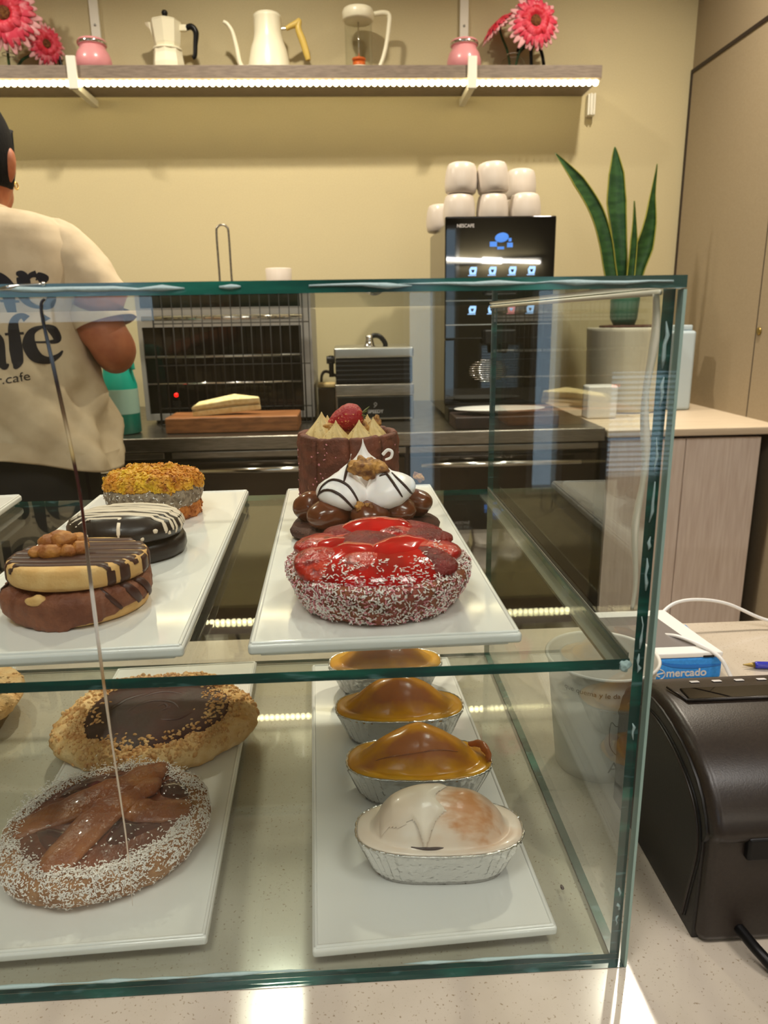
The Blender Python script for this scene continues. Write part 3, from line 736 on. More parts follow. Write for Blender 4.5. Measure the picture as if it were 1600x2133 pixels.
# ------------------------------------------------------------------ sandwich biscuits on the left platter of the shelf
def stripe_over(tree, p, r_, x0, x1, flat=.35, sl=0, name='chocolate_stripe', m=None, parent=None, zt=.06, wob=0, seed=0):
    pass
def drape(tree, xs, yf, drop_l, drop_r, w, rad, cx=0, cy=0, ztop=.06, th=.0005):
    """a ribbon laid across the top of a biscuit along x, running down its side at either end"""
    pts = []
    hit = lambda x, y: tree.ray_cast(Vector((x, y, ztop)), Vector((0, 0, -1)))[0]
    for x in xs:
        h = hit(x, yf(x))
        if h: pts.append(h+Vector((0, 0, .0002)))
    if len(pts) < 3: return None
    def side(p, sgn, drop):
        out = []
        d = Vector((p.x-cx, p.y-cy, 0)).normalized()
        k = 1
        while k*.001 < drop:
            z = p.z-.0015-k*.001
            o = Vector((cx, cy, z))+d*.12
            h = tree.ray_cast(o, -d)
            if h[0]: out.append(h[0]+d*.0002)
            k += 1
        return out
    L = side(pts[0], -1, drop_l)[::-1] if drop_l else []
    Rr = side(pts[-1], 1, drop_r) if drop_r else []
    P = L+pts+Rr
    # build a flat ribbon following the path: width mostly along y
    V, F = [], []
    for i, p in enumerate(P):
        a = P[max(i-1, 0)]; b = P[min(i+1, len(P)-1)]; t_ = (b-a).normalized()
        nrm = Vector((0, 0, 1)) if len(L) <= i < len(L)+len(pts) else Vector((p.x-cx, p.y-cy, 0)).normalized()
        s = t_.cross(nrm)
        if s.length < 1e-6: s = Vector((0, 1, 0))
        s.normalize(); ww = w*(1 if 1 < i < len(P)-2 else .55)
        for u, h in ((-.5, -.0006), (-.42, th*.7), (0, th), (.42, th*.7), (.5, -.0006)):
            V.append(tuple(p+s*u*ww+nrm*h))
    for i in range(len(P)-1):
        for k in range(4): F.append((i*5+k, i*5+k+1, (i+1)*5+k+1, (i+1)*5+k))
    return V, F
def walnut_biscuit():
    t = thing('sandwich_biscuit', 'pale sandwich biscuit with chocolate stripes and a walnut, nearest on its platter', 'biscuit', (-.3265, .092, TU))
    mesh('bottom_biscuit', xf(disc(.0415, .011, .003, seed=2), (-.001, 0, .0002)), M['biscuit'], t)
    fill = lathe([(.02, .005), (.038, .005), (.0428, .0075), (.0438, .010), (.0440, .013), (.0438, .016), (.0428, .019), (.038, .0215), (.01, .0215)], 130, lambda th, i: 1+.03*noise.noise(Vector((math.cos(th)*3, math.sin(th)*3, 5))))
    # filling slumps over the front of the bottom biscuit
    fill = ([(x, y, z-.006*max(0, min(1, (-y-.5*abs(x+.01))/.03))*(1 if z < .012 else .15)) for x, y, z in fill[0]], fill[1])
    mesh('filling', rough(rough(fill, .0024, 45, 4, 2), .0012, 200, 9), M['dulce_matte'], t)
    top = xf(disc(.0412, .0135, .0035, seed=5, wob=.012), (.0005, 0, .0205), (-.05, .01, 0))
    mesh('top_biscuit', top, M['biscuit'], t)
    tree = bvh(outward(top))
    yy = [-.0275, -.0195, -.0105, -.0005, .0100, .0205, .0310]
    ww = [.0058, .0078, .0088, .0092, .0096, .0092, .0070]
    dl = [.004, .015, .006, .004, .004, .003, .003]; dr = [.014, .016, .003, .013, .012, .010, .006]
    r = random.Random(2); sl = -.10
    for k, y in enumerate(yy):
        hx = math.sqrt(max(.0408**2-y*y, 1e-6))*.955
        xs = [-hx+2*hx*i/26 for i in range(27)]
        if k == 0: xs = [x for x in xs if x > -hx*.98]
        ph = r.uniform(0, 6)
        g = drape(tree, xs, lambda x: y+sl*x*.5+.0006*math.sin(x*120+ph), dl[k], dr[k], ww[k]*.98, .0008)
        if g: mesh('chocolate_stripe', g, M['choc_glaze'], t)
    fb = bvh(outward(fill))
    for k, (a, w) in enumerate([(-2.72, .004), (-.95, .003), (-.62, .006), (-.35, .005)]):
        pts = []
        for i in range(12):
            z = .021-.0012*i; d = Vector((math.cos(a+.02*i), math.sin(a+.02*i), 0)); h = fb.ray_cast(Vector((0, 0, z))+d*.1, -d)
            if h[0]: pts.append(h[0]+d*.0008)
        if len(pts) > 3: mesh('chocolate_drip', tube(pts, lerp_r([w*.4, w*.5, w*.35], len(pts)), 8, .35, (math.cos(a), math.sin(a), 0)), M['choc_glaze'], t)
    mesh('broken_crumb', rough(blob((-.011, -.0405, .0185), (.0065, .003, .0032), 3), .0012, 200, 2), M['biscuit'], t)
    # walnut half: lobes around a ridge
    w = []
    for x, y, z, a, b, c, rz in [(-.012, -.006, 0, .0065, .0045, .0042, .9), (-.004, -.008, .0005, .008, .0055, .005, .2), (.006, -.0065, 0, .006, .0045, .004, -.5), (.012, -.002, .0, .0065, .0048, .0044, 1.1),
                              (-.008, .002, .0025, .0075, .0052, .005, -.4), (.002, .001, .004, .0085, .006, .0055, .2), (-.003, .007, .003, .0075, .005, .005, .3), (.009, .006, .002, .0065, .005, .0046, -.6), (-.0095, .0085, .001, .005, .004, .004, .2)]:
        w.append(rough(blob((x, y, z), (a, b, c), 3, (0, 0, rz)), .0011, 190, int(1e4*abs(x)), 3))
    mesh('walnut_half', xf(join(*w), (-.0085, -.0015, .0385), (.15, 0, 0), .98), M['walnut'], t)
walnut_biscuit()
def dark_biscuit():
    t = thing('sandwich_biscuit', 'dark chocolate coated sandwich biscuit with thin white drizzle, middle of its platter', 'biscuit', (-.3245, .194, TU))
    mesh('bottom_biscuit', rough(xf(disc(.0375, .0155, .005, seed=4, wob=.03), (.003, .002, .0002)), .0007, 90, 2), M['dark_choc'], t)
    top = rough(xf(disc(.0425, .0165, .0075, seed=8, wob=.02, top=.0035), (-.002, -.002, .0155), (-.06, .015, 0)), .0006, 70, 3)
    mesh('top_biscuit', top, M['dark_choc'], t)
    tree = bvh(outward(top)); r = random.Random(4)
    yy = [-.031, -.023, -.0165, -.011, -.006, -.0015, .004, .010, .016, .024]
    for k, y in enumerate(yy):
        hx = math.sqrt(max(.0415**2-y*y, 1e-6))*.9
        a, b = -hx, hx*(1 if k != 0 else .1)
        xs = [a+(b-a)*i/24 for i in range(25)]; ph = r.uniform(0, 6)
        g = drape(tree, xs, lambda x: y+.0016*math.sin(x*55+ph)-.05*x, r.choice([.002, .004, .003]), r.uniform(.005, .011), r.uniform(.0020, .0034), .0007, -.002, -.002, .06, .0005)
        if g: mesh('white_drizzle', g, M['white_choc'], t)
    for k in range(9):
        a = r.uniform(-2.2, .4)
        z = r.choice([.005, .009, .022, .026]); d = Vector((math.cos(a), math.sin(a), 0)); h = tree.ray_cast(Vector((0, 0, z))+d*.1, -d)
        if h[0]: mesh('white_speck', rough(blob(h[0], (.0014, .0009, .0016), 2), .0004, 500, k), M['white_choc'], t)
dark_biscuit()
def flaky_biscuit():
    t = thing('sandwich_biscuit', 'golden flaky sandwich biscuit with grey coconut filling, rearmost on its platter', 'biscuit', (-.336, .311, TU))
    bb = rough(disc(.0415, .014, .004, 90, .03, 6), .0020, 130, 3, 4)
    mesh('bottom_biscuit', bb, M['orange_flake'], t)
    stuff(mesh('toasted_flakes', flakes(surf_samples(outward(bb), 500, 21, lambda p, n: 1 if n.z < .5 else 0), 22, .0030, .0018, .0006), M['orange_flake'], t, False))
    f = rough(lathe([(.02, .011), (.040, .0115), (.0425, .016), (.0435, .0215), (.0425, .027), (.038, .030), (.01, .030)], 110), .0014, 260, 6, 3)
    mesh('filling', f, M['coco_grey'], t)
    bm = bmesh.new(); bmesh.ops.create_icosphere(bm, subdivisions=6, radius=1); g = bm2g(bm)
    pts = []
    for x, y, z in g[0]:
        s = 1 if z > 0 else .45
        e = (1-abs(z)**3)
        pts.append((x*.0425, y*.0425, .0275+(.0165 if z > 0 else .006)*(abs(z)**.62)*(1 if z > 0 else -1)))
    top = rough(xf((pts, g[1]), (0, 0, 0), (-.07, .02, 0)), .0032, 110, 9, 5)
    mesh('top_biscuit', top, M['flake'], t)
    fl = surf_samples(outward(top), 1400, 14, lambda p, n: 1 if n.z > -.3 else .2)
    stuff(mesh('cereal_flakes', flakes(fl, 15, .0036, .0022, .0007), M['flake'], t, False))
    stuff(mesh('coconut_shreds', flakes(surf_samples(outward(f), 420, 4, lambda p, n: 1 if p.z < .03 else 0), 6, .0024), M['coconut'], t, False))
flaky_biscuit()
t = thing('crumb_pastry', 'orange crumbed pastry at the left edge on the half hidden shelf platter', 'pastry', (-.5535, .335, TU))
mesh('body', rough(disc(.047, .02, .007, 80, .05, 11, .004), .0018, 110, 3, 4), M['orange_flake'], t)
mesh('tip', rough(blob((.040, .005, .017), (.014, .01, .006), 3), .001, 150, 2), M['orange_flake'], t)

# ------------------------------------------------------------------ foil cakes on the lower right platter
def sup(a, b, n, N=96):
    out = []
    for k in range(N):
        t_ = 2*PI*k/N; c, s = math.cos(t_), math.sin(t_)
        out.append((a*math.copysign(abs(c)**(2/n), c), b*math.copysign(abs(s)**(2/n), s)))
    return out
def loft(rings, cap0=True, cap1=True):
    V, F = [], []; n = len(rings[0])
    for r_ in rings: V += [tuple(p) for p in r_]
    for i in range(len(rings)-1):
        for k in range(n):
            a = i*n+k; b = i*n+(k+1) % n; F.append((a, b, b+n, a+n))
    if cap0: F.append(tuple(range(n))[::-1])
    if cap1: F.append(tuple((len(rings)-1)*n+k for k in range(n)))
    return V, F
def foil_cake(label, loc, deg, top_m, brown_m, iced=False, seed=0, dome=.026):
    wide = iced
    t = thing('foil_cake', label, 'cake', loc, math.radians(deg), 'small loaf cakes in foil cups')
    N = 240
    def ring(s, z, ripple):
        a, b = .0435+.0125*s, .0195+.0085*s
        out = []
        for k, (x, y) in enumerate(sup(a, b, 3.0-.4*s, N)):
            w = 1+ripple*(math.sin(k*2*PI/N*40)+1.2*noise.noise(Vector((k*.9, seed*3, z*40))))*(.15+1.3*(abs(x)/a)**2)
            out.append((x*w, y*w, z+.0005*noise.noise(Vector((k*.5, seed, 2)))))
        return out
    tray = [ring(0, .0006, .004), ring(.06, .0035, .006)]+[ring(.1+.9*i/8, 0.0035+.0255*i/8, .026) for i in range(1, 9)]+[ring(1.13, .0292, .004), ring(1.16, .0304, .003), ring(1.10, .0312, .003), ring(1.02, .0300, .003)]
    mesh('foil_cup', loft(tray, True, False), M['foil'], t)
    # cake: flat rim with an elongated crown
    rings = []
    for s, z in [(.97, .0270), (1.0, .0292), (1.012, .0302), (.995, .0312), (.95, .0318), (.9, .0320)]:
        rings.append([(x, y, z+.0006*noise.noise(Vector((x*60, y*60, seed)))) for x, y in sup(.0560*s, .0280*s, 2.6, N)])
    M_ = 26
    for i in range(1, M_+1):
        q = 1-i/M_; q = max(q, .01)
        rr = []
        for x, y in sup(.0504*q, .0252*q, 2.6-.5*(1-q), N):
            u = x/.0475; v = y/.0235; d = math.sqrt(u*u+v*v)
            h = max(0, 1-d**2.0)**.95 if d < 1 else 0
            if wide:
                d = math.sqrt(abs(u*1.04)**2.8+abs(v)**2.0); h = max(0, 1-d*d)**.72 if d < 1 else 0
            h *= 1-(.10 if wide else .28)*abs(u)**1.3+.05*noise.noise(Vector((x*40, y*40, seed*2)))
            rr.append((x, y, .0320+dome*h+.0008*noise.noise(Vector((x*90, y*90, seed+3)))))
        rings.append(rr)
    g = loft(rings, True, True)
    mesh('cake_rim' if not iced else 'iced_cake', g, top_m, t)
    # browned crown sits just proud of the glaze on the front slope
    tree = bvh(g); cr = []
    def patch(x0, x1, y0, y1, seed2, off=.0003, nz=.35):
        nx, ny = 40, 22; V, F, idx = [], [], {}
        for i in range(nx+1):
            for j in range(ny+1):
                x = x0+(x1-x0)*i/nx; y = y0+(y1-y0)*j/ny
                u = (2*i/nx-1); v = (2*j/ny-1)
                if (abs(u)**2.6+abs(v)**2.6) > 1+nz*noise.noise(Vector((u*2.2, v*2.2, seed2)))+(nz-.35)*noise.noise(Vector((u*6, v*6, seed2+4))): continue
                h = tree.ray_cast(Vector((x, y, .2)), Vector((0, 0, -1)))
                if h[0]:
                    edge = max(0, min(1, (1-(abs(u)**2.6+abs(v)**2.6))*2.5))
                    idx[i, j] = len(V); V.append(tuple(h[0]+h[1]*(-.0004+(.0004+off)*edge)))
        for i in range(nx):
            for j in range(ny):
                q = [idx.get(k) for k in ((i, j), (i+1, j), (i+1, j+1), (i, j+1))]
                if None not in q: F.append(tuple(q))
        return V, F
    if brown_m:
        mesh('browned_top', patch(-.041, .040, -.0195, -.003, seed+1), brown_m, t)
    return t, tree, patch
def crack_line(t, tree, pts, rad, m, name='split'):
    p = on_surface(tree, smooth_path(pts, 6), Vector((0, .35, -1)), .1, .0001)
    mesh(name, tube(p, lerp_r([rad*.3, rad, rad*.7, rad*1.1, rad*.3], len(p)), 6, .5), m, t)
t, tree, patch = foil_cake('foil cake under pale white icing, nearest of its row', (-.102, .077, TL), -3, M['icing_baked'], None, True, 1, .0275)
def icing_sheet(tree):
    """thicker opaque icing running down the left half and ending in a drip"""
    nx, ny = 70, 46; V, F, idx = [], [], {}
    for i in range(nx+1):
        for j in range(ny+1):
            x = -.044+.050*i/nx; y = -.0245+.040*j/ny
            edge_x = .002+.004*math.sin(y*260)+.003*noise.noise(Vector((y*120, 3, 1)))
            f = min((edge_x-x)/.006, (x+.041)/.010)
            ylow = -.0150-.0085*math.exp(-((x+.0115)/.0058)**2)+.0015*math.sin(x*300)
            f = min(f, (y-ylow)/.003, (.014-y)/.006)
            if f <= 0: continue
            h = tree.ray_cast(Vector((x, y, .2)), Vector((0, 0, -1)))
            if h[0]:
                th = min(1, f)**.5*.0026+(.0022*math.exp(-(((x+.0115)/.005)**2+((y+.0205)/.004)**2)))
                idx[i, j] = len(V); V.append(tuple(h[0]+h[1]*(th-.0004)))
    for i in range(nx):
        for j in range(ny):
            q = [idx.get(k) for k in ((i, j), (i+1, j), (i+1, j+1), (i, j+1))]
            if None not in q: F.append(tuple(q))
    return V, F
mesh('icing_drip', icing_sheet(tree), M['icing'], t)
mesh('baked_split', stube([(-.020, -.0225, .0332), (-.012, -.0235, .0326), (-.004, -.0235, .0326), (.003, -.0228, .0330)], [.0003, .0010, .0012, .0004], 8), M['choc_line'], t)
t, tree, patch = foil_cake('shiny yellow foil cake directly behind the iced one, with a split along its front', (-.108, .157, TL), -4, M['yellow_cake'], None, False, 2, .029)
crack_line(t, tree, [(-.034, -.0205, .06), (-.018, -.0215, .06), (0, -.0212, .06), (.012, -.0185, .06), (.030, -.016, .06)], .0009, M['lattice'])
mesh('raised_corner', rough(stube([(.0405, .012, .036), (.049, .0085, .0385), (.0535, .000, .0375), (.055, -.009, .0345)], [.002, .0032, .003, .0015], 10), .0009, 200, 3), M['brown_cake'], t)
foil_cake('shiny yellow foil cake third in its row, below the edge of the glass shelf', (-.1175, .240, TL), -2, M['yellow_cake'], None, False, 3, .029)
foil_cake('yellow foil cake farthest back, seen through the glass shelf', (-.1255, .328, TL), -1, M['yellow_cake'], None, False, 4, .026)

# ------------------------------------------------------------------ tarts on the lower left platter
def dark_tart():
    t = thing('chocolate_tart', 'large irregular crumb tart with a dark chocolate centre, behind the lattice tart', 'tart', (-.343, .267, TL), .12)
    wob = lambda th, i: 1+.075*math.cos(2*th+.5)+.04*math.cos(5*th+1.2)+.05*noise.noise(Vector((math.cos(th)*2, math.sin(th)*2, 4)))
    cr = rough(lathe([(.03, 0), (.074, 0), (.083, .003), (.086, .010), (.083, .017), (.076, .0205), (.068, .021), (.061, .0185), (.03, .016), (.005, .016)], 130, wob), .0022, 90, 2, 4)
    mesh('crust', cr, M['crumb'], t)
    gn = rough(lathe([(.064, .015), (.065, .0185), (.060, .0212), (.045, .0225), (.02, .023), (.004, .023)], 110, lambda th, i: 1+.05*math.cos(3*th)+.07*noise.noise(Vector((math.cos(th)*2.6, math.sin(th)*2.6, 8)))), .0016, 40, 4, 2)
    mesh('chocolate_centre', gn, M['ganache'], t)
    tree = bvh(outward(gn))
    for k, pts in enumerate([[(-.03, -.01), (-.01, .012), (.014, .008), (.024, -.01)], [(-.02, .02), (.004, .03), (.026, .018)], [(-.042, 0), (-.03, .02), (-.012, .03)], [(.006, -.02), (.022, -.024), (.036, -.012)], [(.0, .0), (.008, .006), (.012, -.002), (.004, -.008)]]):
        p = on_surface(tree, smooth_path([(x, y, .05) for x, y in pts], 8), Vector((0, 0, -1)), .1, -.0004)
        if len(p) > 3: mesh('swirl', tube(p, lerp_r([.0006, .0028, .003, .0006], len(p)), 8, .4, (0, 0, 1)), M['ganache'], t)
    og = outward(cr)
    r = random.Random(6); gs = []
    for p, n in surf_samples(og, 1500, 7, lambda p, n: (.9 if .052 < math.hypot(p.x, p.y) < .08 and n.z > .2 else .22) if n.z > -.2 else 0):
        s = r.uniform(.0009, .0024); gs.append(blob(tuple(p), (s*1.5, s, s*.9), 1, (r.random()*3, r.random()*3, r.random()*6)))
    for k in range(260):
        a = r.choice([r.uniform(-2.4, -.4), r.uniform(-.4, .5), r.uniform(0, 6.28)]); rr = r.gauss(.056, .006); h = tree.ray_cast(Vector((rr*math.cos(a), rr*math.sin(a), .1)), Vector((0, 0, -1)))
        if h[0]: s = r.uniform(.0008, .0016); gs.append(blob(tuple(h[0]), (s*1.8, s, s), 1, (0, 0, r.random()*6)))
    stuff(mesh('nut_crumbs', join(*gs), M['crumb_nut'], t))
dark_tart()
def lattice_tart():
    t = thing('lattice_tart', 'round brown tart with a pastry cross and coconut rim, nearest on its platter', 'tart', (-.3395, .1145, TL), .0)
    wob = lambda th, i: 1+.05*math.cos(2*th-1.0)+.03*noise.noise(Vector((math.cos(th)*2, math.sin(th)*2, 9)))
    cr = rough(lathe([(.03, 0), (.056, 0), (.0655, .004), (.0695, .012), (.0685, .020), (.0635, .0245), (.056, .0245), (.051, .021), (.03, .017), (.005, .017)], 120, wob), .0015, 110, 5, 4)
    mesh('crust', cr, M['pastry_side'], t)
    fl = rough(lathe([(.060, .017), (.0595, .0225), (.053, .0248), (.04, .0258), (.02, .0265), (.004, .0265)], 110, wob), .0013, 55, 3)
    mesh('pastry_top', fl, M['pastry_dark'], t)
    bars = [([(-.061, -.012, .0225), (-.038, -.001, .0262), (-.010, .014, .0290), (.012, .030, .0290), (.020, .048, .0262), (.020, .059, .0225)], [.010, .0135, .015, .0145, .014, .011]),
            ([(-.020, -.056, .0225), (-.014, -.040, .0265), (-.004, -.016, .0295), (.008, .006, .0300), (.020, .022, .0285), (.024, .036, .0270)], [.0115, .0135, .0140, .0135, .012, .008]),
            ([(.008, .004, .0285), (.028, -.002, .0275), (.048, .000, .0250), (.060, .004, .0225)], [.010, .0115, .0115, .010])]
    for k, (p, rr) in enumerate(bars):
        mesh('pastry_strip', rough(stube(p, rr, 20, 9, .33, (0, 0, 1)), .0017, 75, k, 4), M['lattice'], t)
    tree = bvh(outward(fl))
    def pool(cx, cy, pts, seed):
        """a jam filled gap between the strips"""
        P = smooth_path([(a, b_, 0) for a, b_ in pts]+[(pts[0][0], pts[0][1], 0)], 6)[:-1]; V, F = [], []; n = len(P)
        for k, f in enumerate((1, .85, .6, .3)):
            for p in P:
                x, y = cx+(p.x-cx)*f, cy+(p.y-cy)*f; h = tree.ray_cast(Vector((x, y, .1)), Vector((0, 0, -1)))
                V.append((x, y, (h[0].z if h[0] else .025)+(-.0003, .0007, .0012, .0013)[k]))
        for k in range(3):
            for i in range(n): F.append((k*n+i, k*n+(i+1) % n, (k+1)*n+(i+1) % n, (k+1)*n+i))
        F.append(tuple(3*n+i for i in range(n)))
        mesh('jam_pool', (V, F), M['jam'], t)
    pool(-.030, -.026, [(-.044, -.016), (-.034, -.014), (-.022, -.018), (-.020, -.028), (-.024, -.038), (-.034, -.030)], 1)
    pool(.022, -.018, [(.012, -.010), (.030, -.014), (.044, -.014), (.034, -.024), (.016, -.034), (.008, -.028)], 2)
    pool(.042, .026, [(.030, .030), (.036, .038), (.047, .036), (.055, .022), (.050, .014), (.036, .016)], 3)
    pool(-.022, .034, [(-.044, .020), (-.026, .024), (-.002, .034), (.004, .044), (-.014, .048), (-.034, .040)], 4)
    og = outward(cr)
    def keep(p, n):
        rr = math.hypot(p.x, p.y)
        c = .75 if rr > .053 and p.z > .014 else (.3 if p.z < .014 else .05)
        c *= .35+1.5*max(0, noise.noise(Vector(p)*45)+.3)
        return c if n.z > -.8 else 0
    s1 = surf_samples(og, 6500, 3, keep)
    r = random.Random(9)
    for k in range(1800):
        a = r.choice([r.gauss(-1.9, .3), r.gauss(-.9, .3), r.gauss(2.7, .3), r.gauss(1.0, .35), r.uniform(0, 6.28)]); rr = r.gauss(.0595, .004)
        s1.append((Vector((rr*math.cos(a), rr*math.sin(a), .0255+r.uniform(0, .002))), Vector((0, 0, 1))))
    tt = bvh(outward(fl))
    for k in range(170):
        x, y = r.uniform(-.05, .05), r.uniform(-.05, .05); h = tt.ray_cast(Vector((x, y, .1)), Vector((0, 0, -1)))
        if h[0]: s1.append((h[0]+Vector((0, 0, .001)), Vector((0, 0, 1))))
    stuff(mesh('coconut_shreds', flakes(s1, 11, .0021, .0006), M['coconut'], t, False))
lattice_tart()
t = thing('crumb_tart', 'golden crumb tart on the lower platter cut by the left edge', 'tart', (-.563, .315, TL))
cr = rough(lathe([(.03, 0), (.062, 0), (.071, .004), (.074, .011), (.070, .018), (.06, .0205), (.03, .019), (.005, .019)], 90, lambda th, i: 1+.05*noise.noise(Vector((math.cos(th)*2, math.sin(th)*2, 14)))), .0022, 100, 8, 4)
mesh('crust', cr, M['crumb'], t)
r_ = random.Random(4)
stuff(mesh('nut_crumbs', join(*[blob(tuple(p), (r_.uniform(.001, .002),)*3, 1) for p, n in surf_samples(outward(cr), 200, 2, lambda p, n: 1 if n.z > 0 else 0)]), M['crumb'], t))

# ------------------------------------------------------------------ things beside the case on the counter
def receipt_printer():
    t = thing('receipt_printer', 'bulky black receipt printer on the counter right of the display case', 'printer', (.053, .012, 0))
    prof = [(.0, .0), (.0, .045), (.001, .078), (-.002, .082), (-.003, .088), (.0005, .098), (.007, .108), (.016, .1165), (.028, .1235), (.042, .129), (.058, .1325), (.074, .1345), (.090, .1345), (.106, .131), (.122, .1245), (.136, .1155), (.146, .105), (.150, .094), (.151, .07), (.149, .0)]
    prof = [(y, z*.955) for y, z in prof]
    WD = .152
    body = bevelg(prism(prof, 0, WD, 'x'), .007, 4, .9)
    mesh('cover', body, M['brown_black'], t, ang=.6)
    # side plate with its arched seam
    side = [(y*.93+.006, z*.95) for y, z in prof]
    mesh('side_plate', bevelg(prism(side, -.0016, .004, 'x'), .0012, 2, .9), M['printer_side'], t, ang=.6)
    arch = [(.020, .006), (.016, .03), (.011, .06), (.012, .076), (.018, .089), (.028, .099), (.042, .107), (.058, .1125), (.076, .1155), (.094, .115), (.112, .109), (.128, .100)]
    mesh('seam_ridge', tube(smooth_path([(-.0016, y, z*.955) for y, z in arch], 6), .0011, 8), M['brown_black'], t)
    mesh('seam_groove', tube(smooth_path([(-.0017, y-.0035, z*.955+.0028) for y, z in arch], 6), .0007, 6), M['black'], t)
    # paper slot with a raised lip, and status lights behind it
    mesh('paper_slot', xf(rbox(.017, .136, -.0075, .0075, -.004, .0012, .0008, 2), (0, .082, .1284), (.02, 0, 0)), M['black_gloss'], t)
    mesh('slot_lip', join(tube([(.015, .0725, .1295), (.138, .0725, .1295)], .0011, 8), tube([(.015, .0725, .1295), (.0085, .0905, .1300)], .0009, 8)), M['brown_black'], t)
    for k in range(4):
        mesh('status_light', xf(rbox(-.0032, .0032, -.0018, .0018, 0, .0008, .0003, 1), (.0345+k*.0165, .103, .1258), (-.22, 0, 0)), M['letter_white'], t)
    mesh('lever_recess', rbox(.022, .13, -.0035, .004, .064, .080, .002), M['black'], t)
    return t
receipt_printer()
mesh_c = tag(mesh('power_cable', stube([(.078, .013, .012), (.082, -.004, .010), (.092, -.016, .0042), (.115, -.022, .0036), (.15, -.018, .0036), (.24, .02, .0036), (.30, .08, .0036)], .0034, 10, 8), M['black']), 'black power cable curling out of the receipt printer front', 'cable')

def paper_cup():
    t = thing('paper_cup', 'white paper cup with thin printed outline drawing behind the receipt printer', 'cup', (.0545, .2095, 0))
    H, R0, R1 = .101, .0345, .0455
    rad = lambda z: R0+(R1-R0)*z/H
    outer = [(R0-.003, .003), (R0, .0004)]+[(rad(H*i/10), H*i/10) for i in range(1, 11)]+[(R1+.0016, H), (R1+.0022, H+.0014), (R1+.0012, H+.0028), (R1-.0008, H+.0016)]
    inner = [(rad(H*i/10)-.0008, H*i/10+.0006) for i in range(10, 0, -1)]+[(R0-.001, .004), (.004, .004)]
    mesh('cup_wall', lathe(outer+inner, 72), M['paper'], t)
    tree = BVHTree.FromPolygons(*[[Vector(p) for p in lathe(outer[1:-4], 72)[0]], lathe(outer[1:-4], 72)[1]])
    A0 = -PI/2-.40
    def wrap(px, z, off=.0002):
        r = rad(z)+off; a = A0+px/r; return Vector((r*math.cos(a), r*math.sin(a), z))
    def textwrap(body, size, px, z, name, sx=1):
        o = text_mesh(name, body, size, M['ink_grey'], t, (0, 0, 0), (0, 0, 0), .00004, 0, sx)
        for v in o.data.vertices:
            v.co = wrap(px+v.co.x, z+v.co.y, .0003+v.co.z)
    textwrap('que quema y le da fin a la', .0064, .004, .0875, 'rim_text')
    textwrap('ALI', .0155, .0225, .0165, 'cup_lettering', .95)
    ln = [[(.031, .026), (.020, .0285), (.013, .038), (.0115, .052), (.0125, .0625), (.0165, .0585), (.0195, .060), (.020, .066), (.0175, .073), (.0205, .080), (.0255, .083), (.0255, .080), (.022, .072), (.0232, .064), (.028, .0595), (.031, .064), (.033, .07)]]
    for l in ln:
        mesh('drawing_line', tube([wrap(x, z, .0001) for x, z in [(p.x, p.y) for p in smooth_path([(a, b, 0) for a, b in l], 6)]], .00035, 6), M['ink_grey'], t)
paper_cup()

def card_reader():
    t = thing('card_reader', 'blue and white card payment terminal lying on the counter behind the printer', 'payment terminal', (.118, .345, 0))
    w, d = .121, .088
    mesh('blue_base', bevelg(box(0, w, 0, d, .0004, .0255), .003, 3), M['blue'], t)
    mesh('white_top', bevelg(prism([(0.001, 0), (w, 0), (w-.004, .028), (w-.014, d+.03), (.001, d+.03)], .0258, .0315), .0016, 3), M['white_plastic'], t)
    mesh('screen', bevelg(prism([(.010, .016), (w-.022, .016), (w-.034, d+.012), (.010, d+.012)], .0312, .0319), .0004, 1), M['screen'], t, False)
    mesh('card_slot', box(w-.022, w-.010, -.0006, .004, .0262, .0282), M['black'], t, False)
    mesh('swoosh', join(stube([(.047, -.0002, .0235), (.066, -.0002, .0175), (.09, -.0002, .0155), (.119, -.0002, .0165)], [.0005, .0022, .0026, .001], 8, 8, .1, (0, 1, 0))), mat('blue_darker', rgb(24, 108, 192), .4), t)
    text_mesh('lettering', 'mercado', .0125, M['letter_white'], t, (.082, -.0003, .0085), (PI/2, 0, 0), .0002, .0003)
    ring = [(.047+.0115*math.cos(a), -.0002, .0075+.0072*math.sin(a)) for a in [k*PI/20 for k in range(41)]]
    mesh('badge', join(tube(ring, .0007, 6), stube([(.037, -.0002, .009), (.043, -.0002, .0105), (.049, -.0002, .008), (.057, -.0002, .0095)], .0009, 6), stube([(.040, -.0002, .005), (.046, -.0002, .0075), (.053, -.0002, .005)], .0008, 6)), M['letter_white'], t)
card_reader()
def pen():
    t = thing('ballpoint_pen', 'blue ballpoint pen lying on the counter at the right edge of the photo', 'pen', (.2745, .366, .0042), -.13)
    ax = lambda g: xf(g, (0, 0, 0), (0, PI/2, 0))
    mesh('barrel', ax(lathe([(.0032, .0125), (.0041, .015), (.0042, .12), (.003, .124), (.001, .125)], 20)), M['pen_blue'], t)
    mesh('tip', ax(lathe([(.0003, 0), (.0008, .0015), (.0024, .009), (.0032, .0125)], 20)), M['brass'], t)
    mesh('clip', rbox(.085, .122, -.001, .001, .0041, .0054, .0004, 1), M['pen_blue'], t)
pen()
tag(mesh('charging_cable', stube([(.40, .452, .003), (.355, .468, .012), (.312, .478, .030), (.272, .480, .036), (.240, .474, .033), (.212, .452, .022), (.200, .425, .018), (.196, .400, .028), (.205, .380, .0345), (.219, .356, .0345), (.232, .338, .028), (.240, .326, .010), (.243, .318, .0024), (.246, .290, .0022)], .0021, 10, 8), M['white_plastic']), 'white charging cable looping over the payment terminal', 'cable')
tag(mesh('dark_crumb', rough(blob((-.0195, .060, .0053), (.0014, .0022, .0009), 2), .0005, 300, 1), M['choc_line']), 'tiny dark crumb on the counter right of the lower platter', 'crumb')

